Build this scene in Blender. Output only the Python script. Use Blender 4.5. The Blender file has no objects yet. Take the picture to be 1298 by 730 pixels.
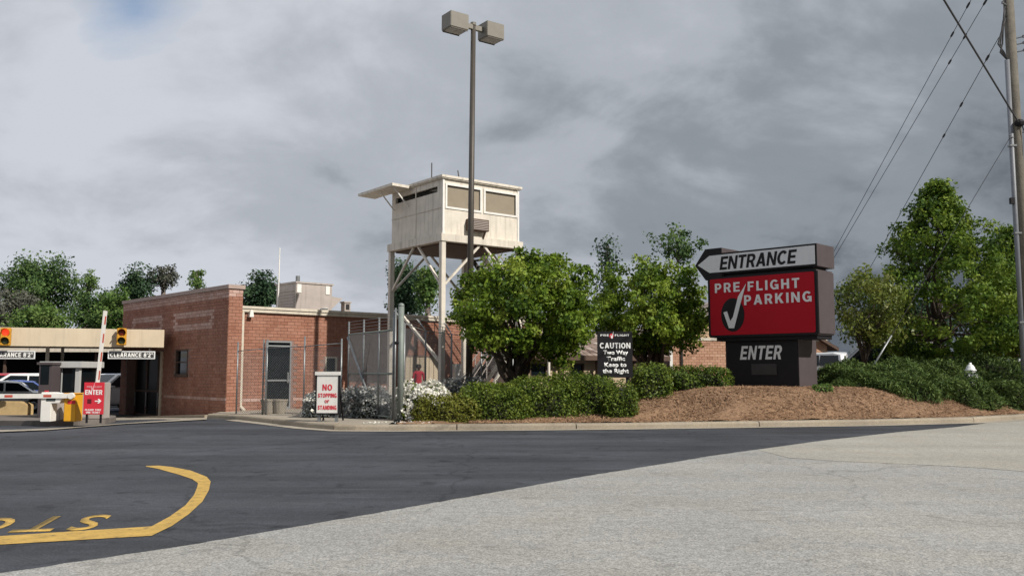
import bpy, bmesh, math, random
import numpy as np
from mathutils import Vector, Matrix

# ------------------------------------------------------------------ camera, sky, sun, exposure
R = math.radians
scene = bpy.context.scene
COL = scene.collection
FPX, CX, CY, HOR = 1124.0, 649.0, 365.0, 470.0       # focal length in photo pixels, centre, horizon row
PITCH = math.atan((HOR - CY) / FPX)
EYE = Vector((0, 0, 1.6))
cam_d = bpy.data.cameras.new('camera'); cam = bpy.data.objects.new('camera', cam_d); COL.objects.link(cam)
cam.location = EYE; cam.rotation_euler = (R(90) + PITCH, 0, 0)
cam_d.sensor_width = 36; cam_d.lens = 36 * FPX / 1298; cam_d.clip_start = 0.1; cam_d.clip_end = 4000
scene.camera = cam

SUN_AZ = Vector((0.80, -0.60)).normalized(); SUN_EL = R(39)
sun_d = bpy.data.lights.new('sun', 'SUN'); sun_d.energy = 5.0; sun_d.angle = R(0.6); sun_d.color = (1, 0.945, 0.86)
sun = bpy.data.objects.new('sun', sun_d); COL.objects.link(sun)
sdir = Vector((SUN_AZ.x * math.cos(SUN_EL), SUN_AZ.y * math.cos(SUN_EL), math.sin(SUN_EL)))
sun.rotation_euler = sdir.to_track_quat('Z', 'Y').to_euler()
sun.location = (20, -15, 30)

world = bpy.data.worlds.new('World'); scene.world = world; world.use_nodes = True
wn, wl = world.node_tree.nodes, world.node_tree.links
wn.clear()
def W(t, **k):
    n = wn.new(t)
    for a, b in k.items(): setattr(n, a, b)
    return n
def wmath(op, a, b=None, clamp=False):
    n = W('ShaderNodeMath', operation=op, use_clamp=clamp)
    for i, v in enumerate((a, b)):
        if v is None: continue
        if isinstance(v, (int, float)): n.inputs[i].default_value = v
        else: wl.new(v, n.inputs[i])
    return n.outputs[0]
wo = W('ShaderNodeOutputWorld')
tc = W('ShaderNodeTexCoord'); sep = W('ShaderNodeSeparateXYZ'); wl.new(tc.outputs['Generated'], sep.inputs[0])
zz = wmath('ADD', wmath('MAXIMUM', sep.outputs[2], 0.0), 0.42)
cx_ = wmath('DIVIDE', sep.outputs[0], zz); cy_ = wmath('DIVIDE', sep.outputs[1], zz)
cmb = W('ShaderNodeCombineXYZ'); wl.new(cx_, cmb.inputs[0]); wl.new(cy_, cmb.inputs[1]); cmb.inputs[2].default_value = 3.7
def wnoise(scale, detail, rough, dist, off):
    m = W('ShaderNodeMapping'); m.inputs['Location'].default_value = off; m.inputs['Scale'].default_value = (1, 1.1, 1)
    wl.new(cmb.outputs[0], m.inputs[0])
    n = W('ShaderNodeTexNoise'); n.inputs['Scale'].default_value = scale; n.inputs['Detail'].default_value = detail
    n.inputs['Roughness'].default_value = rough; n.inputs['Distortion'].default_value = dist
    wl.new(m.outputs[0], n.inputs['Vector']); return n.outputs['Fac']
big = wnoise(0.9, 3, 0.5, 0.3, (2.3, 0.4, 0)); mid = wnoise(2.6, 9, 0.56, 0.35, (5.1, 1.7, 0)); fine = wnoise(7.5, 7, 0.6, 0.2, (0.3, 8.2, 0))
# brightness of the cloud deck: broad banks plus billows, thinner (brighter) deck to the west and overhead
v = wmath('ADD', wmath('MULTIPLY', big, 0.62), wmath('MULTIPLY', mid, 0.74))
v = wmath('ADD', wmath('SUBTRACT', v, 0.15), wmath('MULTIPLY', fine, 0.15))
v = wmath('ADD', v, wmath('MULTIPLY', sep.outputs[0], -0.46))
v = wmath('ADD', v, wmath('MULTIPLY', sep.outputs[1], 0.10))
v = wmath('ADD', v, wmath('MULTIPLY', sep.outputs[2], 0.42))
bank = wnoise(1.35, 6, 0.5, 0.6, (7.7, 3.1, 0)); v = wmath('ADD', v, wmath('MULTIPLY', wmath('ABSOLUTE', wmath('SUBTRACT', bank, 0.5)), 0.6))
v = wmath('SUBTRACT', v, 0.085)
ramp = W('ShaderNodeValToRGB'); wl.new(v, ramp.inputs[0])
er = ramp.color_ramp; er.interpolation = 'EASE'
er.elements[0].position = 0.40; er.elements[0].color = (0.115, 0.133, 0.158, 1)
er.elements[1].position = 1.0; er.elements[1].color = (0.61, 0.64, 0.70, 1)
for p_, c_ in ((0.60, (0.270, 0.300, 0.335, 1)), (0.78, (0.43, 0.46, 0.51, 1))):
    e = er.elements.new(p_); e.color = c_
bg_c = W('ShaderNodeBackground'); wl.new(ramp.outputs[0], bg_c.inputs[0]); bg_c.inputs[1].default_value = 1.0
sky = W('ShaderNodeTexSky', sky_type='NISHITA'); sky.sun_disc = False
sky.sun_elevation = SUN_EL; sky.sun_rotation = math.atan2(SUN_AZ.x, SUN_AZ.y); sky.air_density = 1.0; sky.dust_density = 0.6
bg_s = W('ShaderNodeBackground'); wl.new(sky.outputs[0], bg_s.inputs[0]); bg_s.inputs[1].default_value = 0.12
# a gap in the clouds, high to the west
gd = W('ShaderNodeVectorMath', operation='DISTANCE'); wl.new(tc.outputs['Generated'], gd.inputs[0])
GAPDIR = Vector(((165 - CX) / FPX, 1 - math.sin(PITCH) * 0.33, 0.43)).normalized(); gd.inputs[1].default_value = GAPDIR
g = wmath('ADD', wmath('MULTIPLY', gd.outputs['Value'], -9.0), wmath('MULTIPLY', mid, 2.4))
gap = wmath('MULTIPLY', wmath('SUBTRACT', g, 0.72), 1.5, True)
mx = W('ShaderNodeMixShader'); wl.new(gap, mx.inputs[0]); wl.new(bg_c.outputs[0], mx.inputs[1]); wl.new(bg_s.outputs[0], mx.inputs[2])
wl.new(mx.outputs[0], wo.inputs[0])

scene.view_settings.view_transform = 'Standard'; scene.view_settings.look = 'None'
scene.view_settings.exposure = 0.0; scene.view_settings.gamma = 1.0
scene.render.engine = 'CYCLES'
scene.cycles.max_bounces = 6; scene.cycles.transparent_max_bounces = 8

# ------------------------------------------------------------------ survey helpers: photo ray -> place
def ray(px, py):
    a = (px - CX) / FPX; b = (CY - py) / FPX; s, c = math.sin(PITCH), math.cos(PITCH)
    return Vector((a, c - s * b, s + c * b))
def at(px, py, Y):
    d = ray(px, py); return EYE + d * (Y / d.y)
def along(px, py, P0, D):
    """distance along the vertical plane P0 + s*D, and height, where the sight line meets it"""
    d = ray(px, py); k = d.x / d.y
    s = (k * P0[1] - P0[0]) / (D[0] - k * D[1]); Y = P0[1] + s * D[1]
    return s, EYE.z + d.z / d.y * Y
def sst(a, b, x):
    t = np.clip((np.asarray(x, float) - a) / (b - a), 0, 1); return t * t * (3 - 2 * t)

# ------------------------------------------------------------------ materials
def newmat(name):
    m = bpy.data.materials.new(name); m.use_nodes = True
    return m, m.node_tree.nodes, m.node_tree.links, m.node_tree.nodes['Principled BSDF']
def rgb(c): return (c[0], c[1], c[2], 1)
def M(name, col, rough=0.6, metal=0.0, var=0.18, scale=3.0, bump=0.0, bscale=40.0, spec=0.4, grime=0.0):
    m, n, l, b = newmat(name)
    b.inputs['Roughness'].default_value = rough; b.inputs['Metallic'].default_value = metal
    b.inputs['Specular IOR Level'].default_value = spec
    t = n.new('ShaderNodeTexCoord')
    a = n.new('ShaderNodeTexNoise'); a.inputs['Scale'].default_value = scale; a.inputs['Detail'].default_value = 6; a.inputs['Roughness'].default_value = 0.65
    l.new(t.outputs['Object'], a.inputs['Vector'])
    r = n.new('ShaderNodeMapRange'); r.inputs[1].default_value = 0.3; r.inputs[2].default_value = 0.7
    r.inputs[3].default_value = 1 - var; r.inputs[4].default_value = 1 + var * 0.6
    l.new(a.outputs['Fac'], r.inputs[0])
    mx = n.new('ShaderNodeMix'); mx.data_type = 'RGBA'; mx.blend_type = 'MULTIPLY'; mx.inputs[0].default_value = 1
    mx.inputs[6].default_value = rgb(col); l.new(r.outputs[0], mx.inputs[7])
    out = mx.outputs[2]
    if grime:
        mp = n.new('ShaderNodeMapping'); mp.inputs['Scale'].default_value = (7, 7, 0.6); l.new(t.outputs['Object'], mp.inputs[0])
        s = n.new('ShaderNodeTexNoise'); s.inputs['Scale'].default_value = 1.0; s.inputs['Detail'].default_value = 5; l.new(mp.outputs[0], s.inputs['Vector'])
        r2 = n.new('ShaderNodeMapRange'); r2.inputs[1].default_value = 0.5; r2.inputs[2].default_value = 0.75; r2.inputs[3].default_value = 0; r2.inputs[4].default_value = grime
        l.new(s.outputs['Fac'], r2.inputs[0])
        m2 = n.new('ShaderNodeMix'); m2.data_type = 'RGBA'; m2.inputs[7].default_value = (0.10, 0.085, 0.065, 1)
        l.new(r2.outputs[0], m2.inputs[0]); l.new(out, m2.inputs[6]); out = m2.outputs[2]
    l.new(out, b.inputs['Base Color'])
    if bump:
        bn = n.new('ShaderNodeTexNoise'); bn.inputs['Scale'].default_value = bscale; bn.inputs['Detail'].default_value = 4; l.new(t.outputs['Object'], bn.inputs['Vector'])
        bb = n.new('ShaderNodeBump'); bb.inputs['Strength'].default_value = bump; bb.inputs['Distance'].default_value = 0.02
        l.new(bn.outputs['Fac'], bb.inputs['Height']); l.new(bb.outputs[0], b.inputs['Normal'])
    return m
def tintmat(name, cols, rough=0.7, transl=0.0, spec=0.3, stain=0.0):
    """colour picked by the per-face 'tint' attribute"""
    m, n, l, b = newmat(name)
    at_ = n.new('ShaderNodeAttribute'); at_.attribute_name = 'tint'
    r = n.new('ShaderNodeValToRGB'); l.new(at_.outputs['Fac'], r.inputs[0])
    e = r.color_ramp.elements
    while len(e) < len(cols): e.new(0.5)
    for i, c in enumerate(cols): e[i].position = i / (len(cols) - 1); e[i].color = rgb(c)
    l.new(r.outputs[0], b.inputs['Base Color']); b.inputs['Roughness'].default_value = rough; b.inputs['Specular IOR Level'].default_value = spec
    if stain:
        tc2 = n.new('ShaderNodeTexCoord'); mp = n.new('ShaderNodeMapping'); mp.inputs['Scale'].default_value = (1.6, 1.6, 0.7); l.new(tc2.outputs['Object'], mp.inputs[0])
        nz_ = n.new('ShaderNodeTexNoise'); nz_.inputs['Scale'].default_value = 1.0; nz_.inputs['Detail'].default_value = 8; nz_.inputs['Roughness'].default_value = 0.65; l.new(mp.outputs[0], nz_.inputs['Vector'])
        rr_ = n.new('ShaderNodeMapRange'); rr_.inputs[1].default_value = 0.3; rr_.inputs[2].default_value = 0.7; rr_.inputs[3].default_value = 1 - stain; rr_.inputs[4].default_value = 1 + stain * 0.7; l.new(nz_.outputs['Fac'], rr_.inputs[0])
        mm_ = n.new('ShaderNodeMix'); mm_.data_type = 'RGBA'; mm_.blend_type = 'MULTIPLY'; mm_.inputs[0].default_value = 1; l.new(r.outputs[0], mm_.inputs[6]); l.new(rr_.outputs[0], mm_.inputs[7]); l.new(mm_.outputs[2], b.inputs['Base Color'])
    if transl:
        tr = n.new('ShaderNodeBsdfTranslucent'); hs = n.new('ShaderNodeHueSaturation'); hs.inputs['Value'].default_value = 1.25; hs.inputs['Hue'].default_value = 0.485
        l.new(r.outputs[0], hs.inputs['Color']); l.new(hs.outputs[0], tr.inputs[0])
        ms = n.new('ShaderNodeMixShader'); ms.inputs[0].default_value = transl
        l.new(b.outputs[0], ms.inputs[1]); l.new(tr.outputs[0], ms.inputs[2]); l.new(ms.outputs[0], n['Material Output'].inputs[0])
    return m
def ground_mat(name, base, speck, sp_scale, stain, lanes=0.0, crack=0.0, grain=0.5, spots=0.0):
    m, n, l, b = newmat(name)
    t = n.new('ShaderNodeNewGeometry')
    def noise(sc, de, ro, stretch=None):
        a = n.new('ShaderNodeTexNoise'); a.inputs['Scale'].default_value = sc; a.inputs['Detail'].default_value = de; a.inputs['Roughness'].default_value = ro
        if stretch:
            mp = n.new('ShaderNodeMapping'); mp.inputs['Scale'].default_value = stretch; mp.inputs['Rotation'].default_value = (0, 0, R(-18))
            l.new(t.outputs['Position'], mp.inputs[0]); l.new(mp.outputs[0], a.inputs['Vector'])
        else: l.new(t.outputs['Position'], a.inputs['Vector'])
        return a.outputs['Fac']
    def rng(v, a, b_, c, d):
        r = n.new('ShaderNodeMapRange'); r.inputs[1].default_value = a; r.inputs[2].default_value = b_; r.inputs[3].default_value = c; r.inputs[4].default_value = d
        l.new(v, r.inputs[0]); return r.outputs[0]
    def mul(a, b_):
        q = n.new('ShaderNodeMath'); q.operation = 'MULTIPLY'; l.new(a, q.inputs[0]); l.new(b_, q.inputs[1]); return q.outputs[0]
    f = rng(noise(sp_scale, 3, 0.8), 0.32, 0.68, 1 - speck, 1 + speck)
    f = mul(f, rng(noise(sp_scale * 0.22, 5, 0.75), 0.3, 0.7, 1 - speck * 0.45, 1 + speck * 0.45))
    f = mul(f, rng(noise(0.35, 5, 0.6), 0.3, 0.7, 1 - stain, 1 + stain))
    if lanes: f = mul(f, rng(noise(1.0, 4, 0.6, (0.10, 0.75, 1)), 0.35, 0.65, 1 - lanes, 1 + lanes))
    if crack:
        vo = n.new('ShaderNodeTexVoronoi'); vo.feature = 'DISTANCE_TO_EDGE'; vo.inputs['Scale'].default_value = 0.16
        wv = n.new('ShaderNodeTexNoise'); wv.inputs['Scale'].default_value = 1.3; wv.inputs['Detail'].default_value = 6; l.new(t.outputs['Position'], wv.inputs['Vector'])
        va = n.new('ShaderNodeVectorMath'); va.operation = 'MULTIPLY_ADD'; va.inputs[1].default_value = (0.9, 0.9, 0); l.new(wv.outputs['Color'], va.inputs[0]); l.new(t.outputs['Position'], va.inputs[2])
        l.new(va.outputs[0], vo.inputs['Vector'])
        f = mul(f, rng(vo.outputs['Distance'], 0.0, 0.006, 1 - crack, 1.0))
    if spots:                                             # oil drips and scuffs
        f = mul(f, rng(noise(1.9, 7, 0.62), 0.575, 0.66, 1.0, 1 - spots))
        f = mul(f, rng(noise(1.0, 7, 0.7, (0.45, 3.2, 1)), 0.58, 0.70, 1.0, 1 + spots * 0.9))
        f = mul(f, rng(noise(22, 2, 0.5), 0.70, 0.76, 1.0, 1 - spots))
    mx = n.new('ShaderNodeMix'); mx.data_type = 'RGBA'; mx.blend_type = 'MULTIPLY'; mx.inputs[0].default_value = 1; mx.inputs[6].default_value = rgb(base)
    l.new(f, mx.inputs[7])
    hue = n.new('ShaderNodeMix'); hue.data_type = 'RGBA'; hue.blend_type = 'MULTIPLY'; hue.inputs[7].default_value = (1.0, 0.95, 0.86, 1)
    l.new(rng(noise(0.8, 4, 0.6), 0.45, 0.7, 0, 0.45), hue.inputs[0]); l.new(mx.outputs[2], hue.inputs[6]); l.new(hue.outputs[2], b.inputs['Base Color'])
    b.inputs['Roughness'].default_value = 0.85; b.inputs['Specular IOR Level'].default_value = 0.25
    bb = n.new('ShaderNodeBump'); bb.inputs['Strength'].default_value = grain; bb.inputs['Distance'].default_value = 0.012
    l.new(noise(sp_scale * 0.8, 3, 0.8), bb.inputs['Height']); l.new(bb.outputs[0], b.inputs['Normal'])
    return m
def glassmat(name, col, rough=0.06):
    m, n, l, b = newmat(name); b.inputs['Base Color'].default_value = rgb(col); b.inputs['Roughness'].default_value = rough
    b.inputs['Specular IOR Level'].default_value = 0.3; return m
def carpaint(name, col):
    m, n, l, b = newmat(name); b.inputs['Base Color'].default_value = rgb(col); b.inputs['Roughness'].default_value = 0.3
    b.inputs['Coat Weight'].default_value = 0.7; b.inputs['Coat Roughness'].default_value = 0.05; return m

def worn_paint(name, col):
    m = M(name, col, 0.75, 0, 0.25, 6, 0.25, 70); n, l = m.node_tree.nodes, m.node_tree.links; b = n['Principled BSDF']; src = b.inputs['Base Color'].links[0].from_socket
    g_ = n.new('ShaderNodeNewGeometry'); a = n.new('ShaderNodeTexNoise'); a.inputs['Scale'].default_value = 9; a.inputs['Detail'].default_value = 9; a.inputs['Roughness'].default_value = 0.75; l.new(g_.outputs['Position'], a.inputs['Vector'])
    r = n.new('ShaderNodeMapRange'); r.inputs[1].default_value = 0.54; r.inputs[2].default_value = 0.66; r.inputs[4].default_value = 0.75; l.new(a.outputs['Fac'], r.inputs[0])
    x = n.new('ShaderNodeMix'); x.data_type = 'RGBA'; x.inputs[7].default_value = (0.07, 0.062, 0.05, 1); l.new(r.outputs[0], x.inputs[0]); l.new(src, x.inputs[6]); l.new(x.outputs[2], b.inputs['Base Color']); return m
MT = dict(
    asphalt=ground_mat('dark asphalt', (0.050, 0.054, 0.064), 0.42, 38, 0.26, 0.26, 0.35, 0.8, 0.42),
    road=ground_mat('weathered aggregate road', (0.298, 0.294, 0.28), 0.52, 46, 0.09, 0.06, 0.24, 0.8, 0.16),
    road2=ground_mat('newer warm concrete paving', (0.322, 0.308, 0.275), 0.40, 46, 0.08, 0.05, 0.0, 0.6, 0.12),
    conc=ground_mat('concrete', (0.32, 0.285, 0.235), 0.14, 60, 0.16, 0, 0, 0.25),
    kerb=ground_mat('kerb concrete', (0.29, 0.25, 0.195), 0.20, 30, 0.22, 0, 0, 0.3),
    mulch=ground_mat('pine straw', (0.225, 0.14, 0.085), 0.46, 26, 0.32, 0, 0, 1.0),
    paint_y=worn_paint('worn yellow road paint', (0.50, 0.32, 0.075)),
    straw=tintmat('pine straw needles', [(0.12, 0.062, 0.034), (0.26, 0.155, 0.09), (0.38, 0.25, 0.155)], 0.9),
    brick=tintmat('brick', [(0.22, 0.088, 0.055), (0.30, 0.138, 0.092), (0.35, 0.178, 0.125), (0.54, 0.38, 0.33)], 0.85, stain=0.2),
    mortar=M('mortar', (0.25, 0.165, 0.14), 0.9, 0, 0.15, 6),
    cream=M('cream painted metal', (0.60, 0.545, 0.45), 0.5, 0, 0.10, 2.5, grime=0.25),
    creamwood=M('weathered cream plywood', (0.68, 0.625, 0.54), 0.75, 0, 0.14, 2.2, 0.15, 30, grime=0.36),
    tan=M('tan fascia panel', (0.58, 0.485, 0.355), 0.6, 0, 0.08, 1.5, grime=0.15),
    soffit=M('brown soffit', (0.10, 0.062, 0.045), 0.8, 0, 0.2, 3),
    blind=M('beige window blind', (0.30, 0.255, 0.195), 0.22, 0, 0.10, 2.5, spec=0.5),
    white=M('white paint', (0.76, 0.74, 0.70), 0.5, 0, 0.08, 4, grime=0.12),
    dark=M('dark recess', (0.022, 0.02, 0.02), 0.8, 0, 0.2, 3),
    black=M('black sign paint', (0.014, 0.013, 0.015), 0.6, 0, 0.15, 4, spec=0.2),
    brownsign=M('brown grey sign metal', (0.078, 0.063, 0.066), 0.5, 0, 0.12, 2, grime=0.1),
    red=M('red sign face', (0.40, 0.010, 0.020), 0.6, 0, 0.07, 2, spec=0.12),
    red2=M('red painted panel', (0.62, 0.03, 0.05), 0.45, 0, 0.07, 2),
    signwhite=M('sign white', (0.66, 0.67, 0.68), 0.4, 0, 0.06, 2, grime=0.05),
    lettergrey=M('letter light grey', (0.70, 0.70, 0.70), 0.5, 0, 0.05, 4),
    letterwhite=M('letter white', (0.82, 0.82, 0.80), 0.5, 0, 0.04, 4),
    galv=M('galvanised steel', (0.24, 0.25, 0.255), 0.45, 0.55, 0.2, 9),
    wire=M('fence wire', (0.22, 0.225, 0.23), 0.5, 0.5, 0.15, 9),
    polegrn=M('grey green steel post', (0.19, 0.215, 0.195), 0.55, 0.1, 0.15, 5),
    bronze=M('bronze lamp pole', (0.075, 0.065, 0.055), 0.5, 0.2, 0.12, 5),
    lampbox=M('bronze lamp housing', (0.205, 0.19, 0.16), 0.5, 0, 0.1, 4),
    lens=M('lamp lens', (0.42, 0.40, 0.36), 0.2, 0, 0.1, 4),
    glass=glassmat('dark window glass', (0.006, 0.009, 0.011)),
    tinted=M('tinted door glass', (0.012, 0.013, 0.014), 0.35, 0, 0.2, 3, spec=0.08),
    glass2=glassmat('grey window glass', (0.05, 0.065, 0.07), 0.12),
    alu=M('aluminium frame', (0.36, 0.37, 0.38), 0.4, 0.5, 0.08, 6),
    hvac=M('hvac sheet metal', (0.42, 0.37, 0.34), 0.55, 0.1, 0.14, 2, grime=0.25),
    yellow=M('yellow cabinet paint', (0.72, 0.36, 0.02), 0.45, 0, 0.1, 4),
    tlyellow=M('traffic light yellow', (0.55, 0.27, 0.02), 0.5, 0, 0.12, 5),
    stripe=M('red barrier stripe', (0.50, 0.09, 0.06), 0.5, 0, 0.12, 5),
    bark=M('bark', (0.075, 0.055, 0.042), 0.9, 0, 0.35, 8, 0.6, 22),
    barkgrey=M('grey bark', (0.16, 0.13, 0.115), 0.9, 0, 0.3, 6, 0.5, 20),
    wood=M('weathered utility pole wood', (0.145, 0.13, 0.105), 0.85, 0, 0.3, 3, 0.4, 18, grime=0.4),
    conduit=M('grey conduit', (0.17, 0.18, 0.20), 0.5, 0.1, 0.1, 4),
    cable=M('black cable', (0.03, 0.03, 0.033), 0.6, 0, 0.1, 4),
    hydrant=M('silver white hydrant paint', (0.72, 0.73, 0.74), 0.4, 0.1, 0.08, 8),
    tanwall=M('tan stucco', (0.46, 0.36, 0.24), 0.85, 0, 0.1, 2, 0.1),
    peach=None,
    shingle=tintmat('roof shingle', [(0.13, 0.085, 0.07), (0.25, 0.19, 0.16), (0.40, 0.35, 0.31)], 0.9),
    tyre=M('tyre rubber', (0.02, 0.02, 0.02), 0.85, 0, 0.1, 6), rim=M('alloy rim', (0.45, 0.45, 0.46), 0.3, 0.8, 0.05, 6),
    headlight=glassmat('headlight', (0.6, 0.62, 0.62), 0.1), taillight=glassmat('tail light', (0.35, 0.02, 0.02), 0.15),
    leaf=tintmat('broad glossy leaves', [(0.024, 0.055, 0.007), (0.085, 0.152, 0.013), (0.175, 0.258, 0.026), (0.31, 0.38, 0.065)], 0.55, 0.32, 0.25),
    leafpear=tintmat('pear leaves', [(0.020, 0.048, 0.008), (0.066, 0.130, 0.014), (0.135, 0.212, 0.024), (0.24, 0.32, 0.05)], 0.55, 0.30, 0.25),
    leafyel=tintmat('yellow green leaves', [(0.045, 0.075, 0.012), (0.09, 0.13, 0.02), (0.15, 0.185, 0.03), (0.22, 0.23, 0.06)], 0.5, 0.35, 0.4),
    leafbg=tintmat('woodland leaves', [(0.022, 0.055, 0.020), (0.052, 0.108, 0.030), (0.092, 0.160, 0.042), (0.14, 0.21, 0.065)], 0.7, 0.25),
    leafbgl=tintmat('light woodland leaves', [(0.036, 0.085, 0.020), (0.080, 0.155, 0.030), (0.13, 0.205, 0.05), (0.19, 0.26, 0.08)], 0.7, 0.3),
    leafdark=tintmat('dark evergreen leaves', [(0.012, 0.034, 0.018), (0.026, 0.062, 0.028), (0.048, 0.094, 0.040), (0.07, 0.12, 0.055)], 0.7, 0.15),
    leafgrey=tintmat('grey brown needles', [(0.045, 0.052, 0.038), (0.08, 0.085, 0.062), (0.12, 0.125, 0.095), (0.17, 0.17, 0.14)], 0.8, 0.15),
    hedge=tintmat('boxwood leaves', [(0.014, 0.032, 0.005), (0.052, 0.092, 0.010), (0.115, 0.168, 0.018), (0.21, 0.25, 0.038)], 0.55, 0.22),
    hedgey=tintmat('yellow boxwood leaves', [(0.05, 0.06, 0.008), (0.10, 0.115, 0.012), (0.17, 0.18, 0.025), (0.24, 0.23, 0.05)], 0.55, 0.22),
    juniper=tintmat('juniper sprays', [(0.014, 0.034, 0.010), (0.045, 0.084, 0.018), (0.092, 0.145, 0.032), (0.15, 0.205, 0.055)], 0.7, 0.15),
    core=M('painted shade core', (0.020, 0.022, 0.010), 0.95, 0, 0.4, 9),  # inner shade of the shrubs, put into a near-black colour
    petal=tintmat('azalea petals', [(0.62, 0.60, 0.52), (0.78, 0.76, 0.68), (0.84, 0.83, 0.80)], 0.6, 0.25),
    petall=tintmat('lavender grey leaves', [(0.13, 0.145, 0.14), (0.22, 0.24, 0.235), (0.38, 0.40, 0.40)], 0.7, 0.2),
    skin=M('skin', (0.16, 0.085, 0.055), 0.5, 0, 0.05, 6), shirt=M('red shirt', (0.55, 0.03, 0.055), 0.8, 0, 0.12, 6),
    trouser=M('dark trousers', (0.03, 0.03, 0.04), 0.85, 0, 0.12, 6), hair=M('black hair', (0.012, 0.01, 0.01), 0.7, 0, 0.1, 9),
)
def emis(name, col, s):
    m, n, l, b = newmat(name); b.inputs['Base Color'].default_value = rgb(col); b.inputs['Emission Color'].default_value = rgb(col)
    b.inputs['Emission Strength'].default_value = s; b.inputs['Roughness'].default_value = 0.3; return m
MT['lensred'] = emis('lit red signal lens', (0.85, 0.06, 0.02), 0.9)
MT['lensdull'] = M('unlit red signal lens', (0.16, 0.02, 0.012), 0.25, 0, 0.1, 6)
MT['lensamber'] = M('unlit green signal lens', (0.05, 0.06, 0.03), 0.25, 0, 0.1, 6)

# ------------------------------------------------------------------ object helpers
def empty(name, loc=(0, 0, 0), rz=0.0, label=None, cat=None, group=None, kind=None):
    o = bpy.data.objects.new(name, None); COL.objects.link(o); o.location = loc; o.rotation_euler = (0, 0, rz); o.empty_display_size = 0.2
    return tag(o, label, cat, group, kind)
def tag(o, label=None, cat=None, group=None, kind=None):
    for k, v_ in (('label', label), ('category', cat), ('group', group), ('kind', kind)):
        if v_: o[k] = v_
    return o
class MB:
    def __init__(s): s.v = []; s.f = []; s.t = []
    def add(s, vs, fs, tint=None):
        o = len(s.v); s.v += [tuple(p) for p in vs]; s.f += [tuple(i + o for i in f) for f in fs]
        s.t += [0.5 if tint is None else tint] * len(fs); return s
    def box(s, a, b, tint=None):
        x0, y0, z0 = a; x1, y1, z1 = b
        return s.add([(x0, y0, z0), (x1, y0, z0), (x1, y1, z0), (x0, y1, z0), (x0, y0, z1), (x1, y0, z1), (x1, y1, z1), (x0, y1, z1)],
                     [(0, 3, 2, 1), (4, 5, 6, 7), (0, 1, 5, 4), (1, 2, 6, 5), (2, 3, 7, 6), (3, 0, 4, 7)], tint)
    def bar(s, p, q, w, h=None, up=(0, 0, 1), tint=None):
        p, q = Vector(p), Vector(q); h = h or w; d = (q - p).normalized(); u = Vector(up)
        if abs(d.dot(u)) > 0.98: u = Vector((1, 0, 0))
        a = d.cross(u).normalized(); b = a.cross(d).normalized(); a = a * w / 2; b = b * h / 2
        return s.add([p - a - b, p + a - b, p + a + b, p - a + b, q - a - b, q + a - b, q + a + b, q - a + b],
                     [(0, 3, 2, 1), (4, 5, 6, 7), (0, 1, 5, 4), (1, 2, 6, 5), (2, 3, 7, 6), (3, 0, 4, 7)], tint)
    def tube(s, pts, rad, n=8, cap=True, tint=None):
        pts = [Vector(p) for p in pts]
        if not hasattr(rad, '__len__'): rad = [rad] * len(pts)
        vs, fs = [], []
        for i, p in enumerate(pts):
            d = (pts[min(i + 1, len(pts) - 1)] - pts[max(i - 1, 0)]).normalized()
            u = Vector((0, 0, 1)) if abs(d.z) < 0.9 else Vector((1, 0, 0))
            a = d.cross(u).normalized(); b = a.cross(d)
            vs += [p + (a * math.cos(2 * math.pi * k / n) + b * math.sin(2 * math.pi * k / n)) * rad[i] for k in range(n)]
        for i in range(len(pts) - 1):
            fs += [(i * n + k, i * n + (k + 1) % n, (i + 1) * n + (k + 1) % n, (i + 1) * n + k) for k in range(n)]
        if cap: fs += [tuple(range(n))[::-1], tuple((len(pts) - 1) * n + k for k in range(n))]
        return s.add(vs, fs, tint)
    def prism(s, poly, y0, y1):
        """polygon in (x, z) pushed from y0 to y1"""
        n = len(poly)
        return s.add([(x, y0, z) for x, z in poly] + [(x, y1, z) for x, z in poly],
                     [tuple(range(n)), tuple(range(2 * n - 1, n - 1, -1))] + [(i, i + n, (i + 1) % n + n, (i + 1) % n) for i in range(n)])
    def lathe(s, prof, n=16, c=(0, 0)):
        vs = [(c[0] + r * math.cos(2 * math.pi * k / n), c[1] + r * math.sin(2 * math.pi * k / n), z) for r, z in prof for k in range(n)]
        fs = [(i * n + k, i * n + (k + 1) % n, (i + 1) * n + (k + 1) % n, (i + 1) * n + k) for i in range(len(prof) - 1) for k in range(n)]
        fs += [tuple(range(n))[::-1], tuple((len(prof) - 1) * n + k for k in range(n))]
        return s.add(vs, fs)
    def build(s, name, mat, parent=None, bevel=0.0, smooth=False, loc=None, rz=None):
        me = bpy.data.meshes.new(name); me.from_pydata(s.v, [], s.f); me.materials.append(MT[mat] if isinstance(mat, str) else mat)
        if len(set(s.t)) > 1:
            a = me.attributes.new('tint', 'FLOAT', 'FACE'); a.data.foreach_set('value', s.t)
        if smooth: me.polygons.foreach_set('use_smooth', [True] * len(s.f))
        bm = bmesh.new(); bm.from_mesh(me); bmesh.ops.recalc_face_normals(bm, faces=bm.faces)
        if bevel: bmesh.ops.bevel(bm, geom=bm.edges[:], offset=bevel, segments=2, affect='EDGES', clamp_overlap=True)
        bm.to_mesh(me); bm.free()
        o = bpy.data.objects.new(name, me); COL.objects.link(o); o.parent = parent
        if loc is not None: o.location = loc
        if rz is not None: o.rotation_euler = (0, 0, rz)
        return o
def box(a, b): return MB().box(a, b)
def dup(root, **k):
    r = root.copy(); COL.objects.link(r)
    for ch in root.children:
        c = ch.copy(); COL.objects.link(c); c.parent = r
        for g_ in ch.children:
            d = g_.copy(); COL.objects.link(d); d.parent = c
    return r
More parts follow.
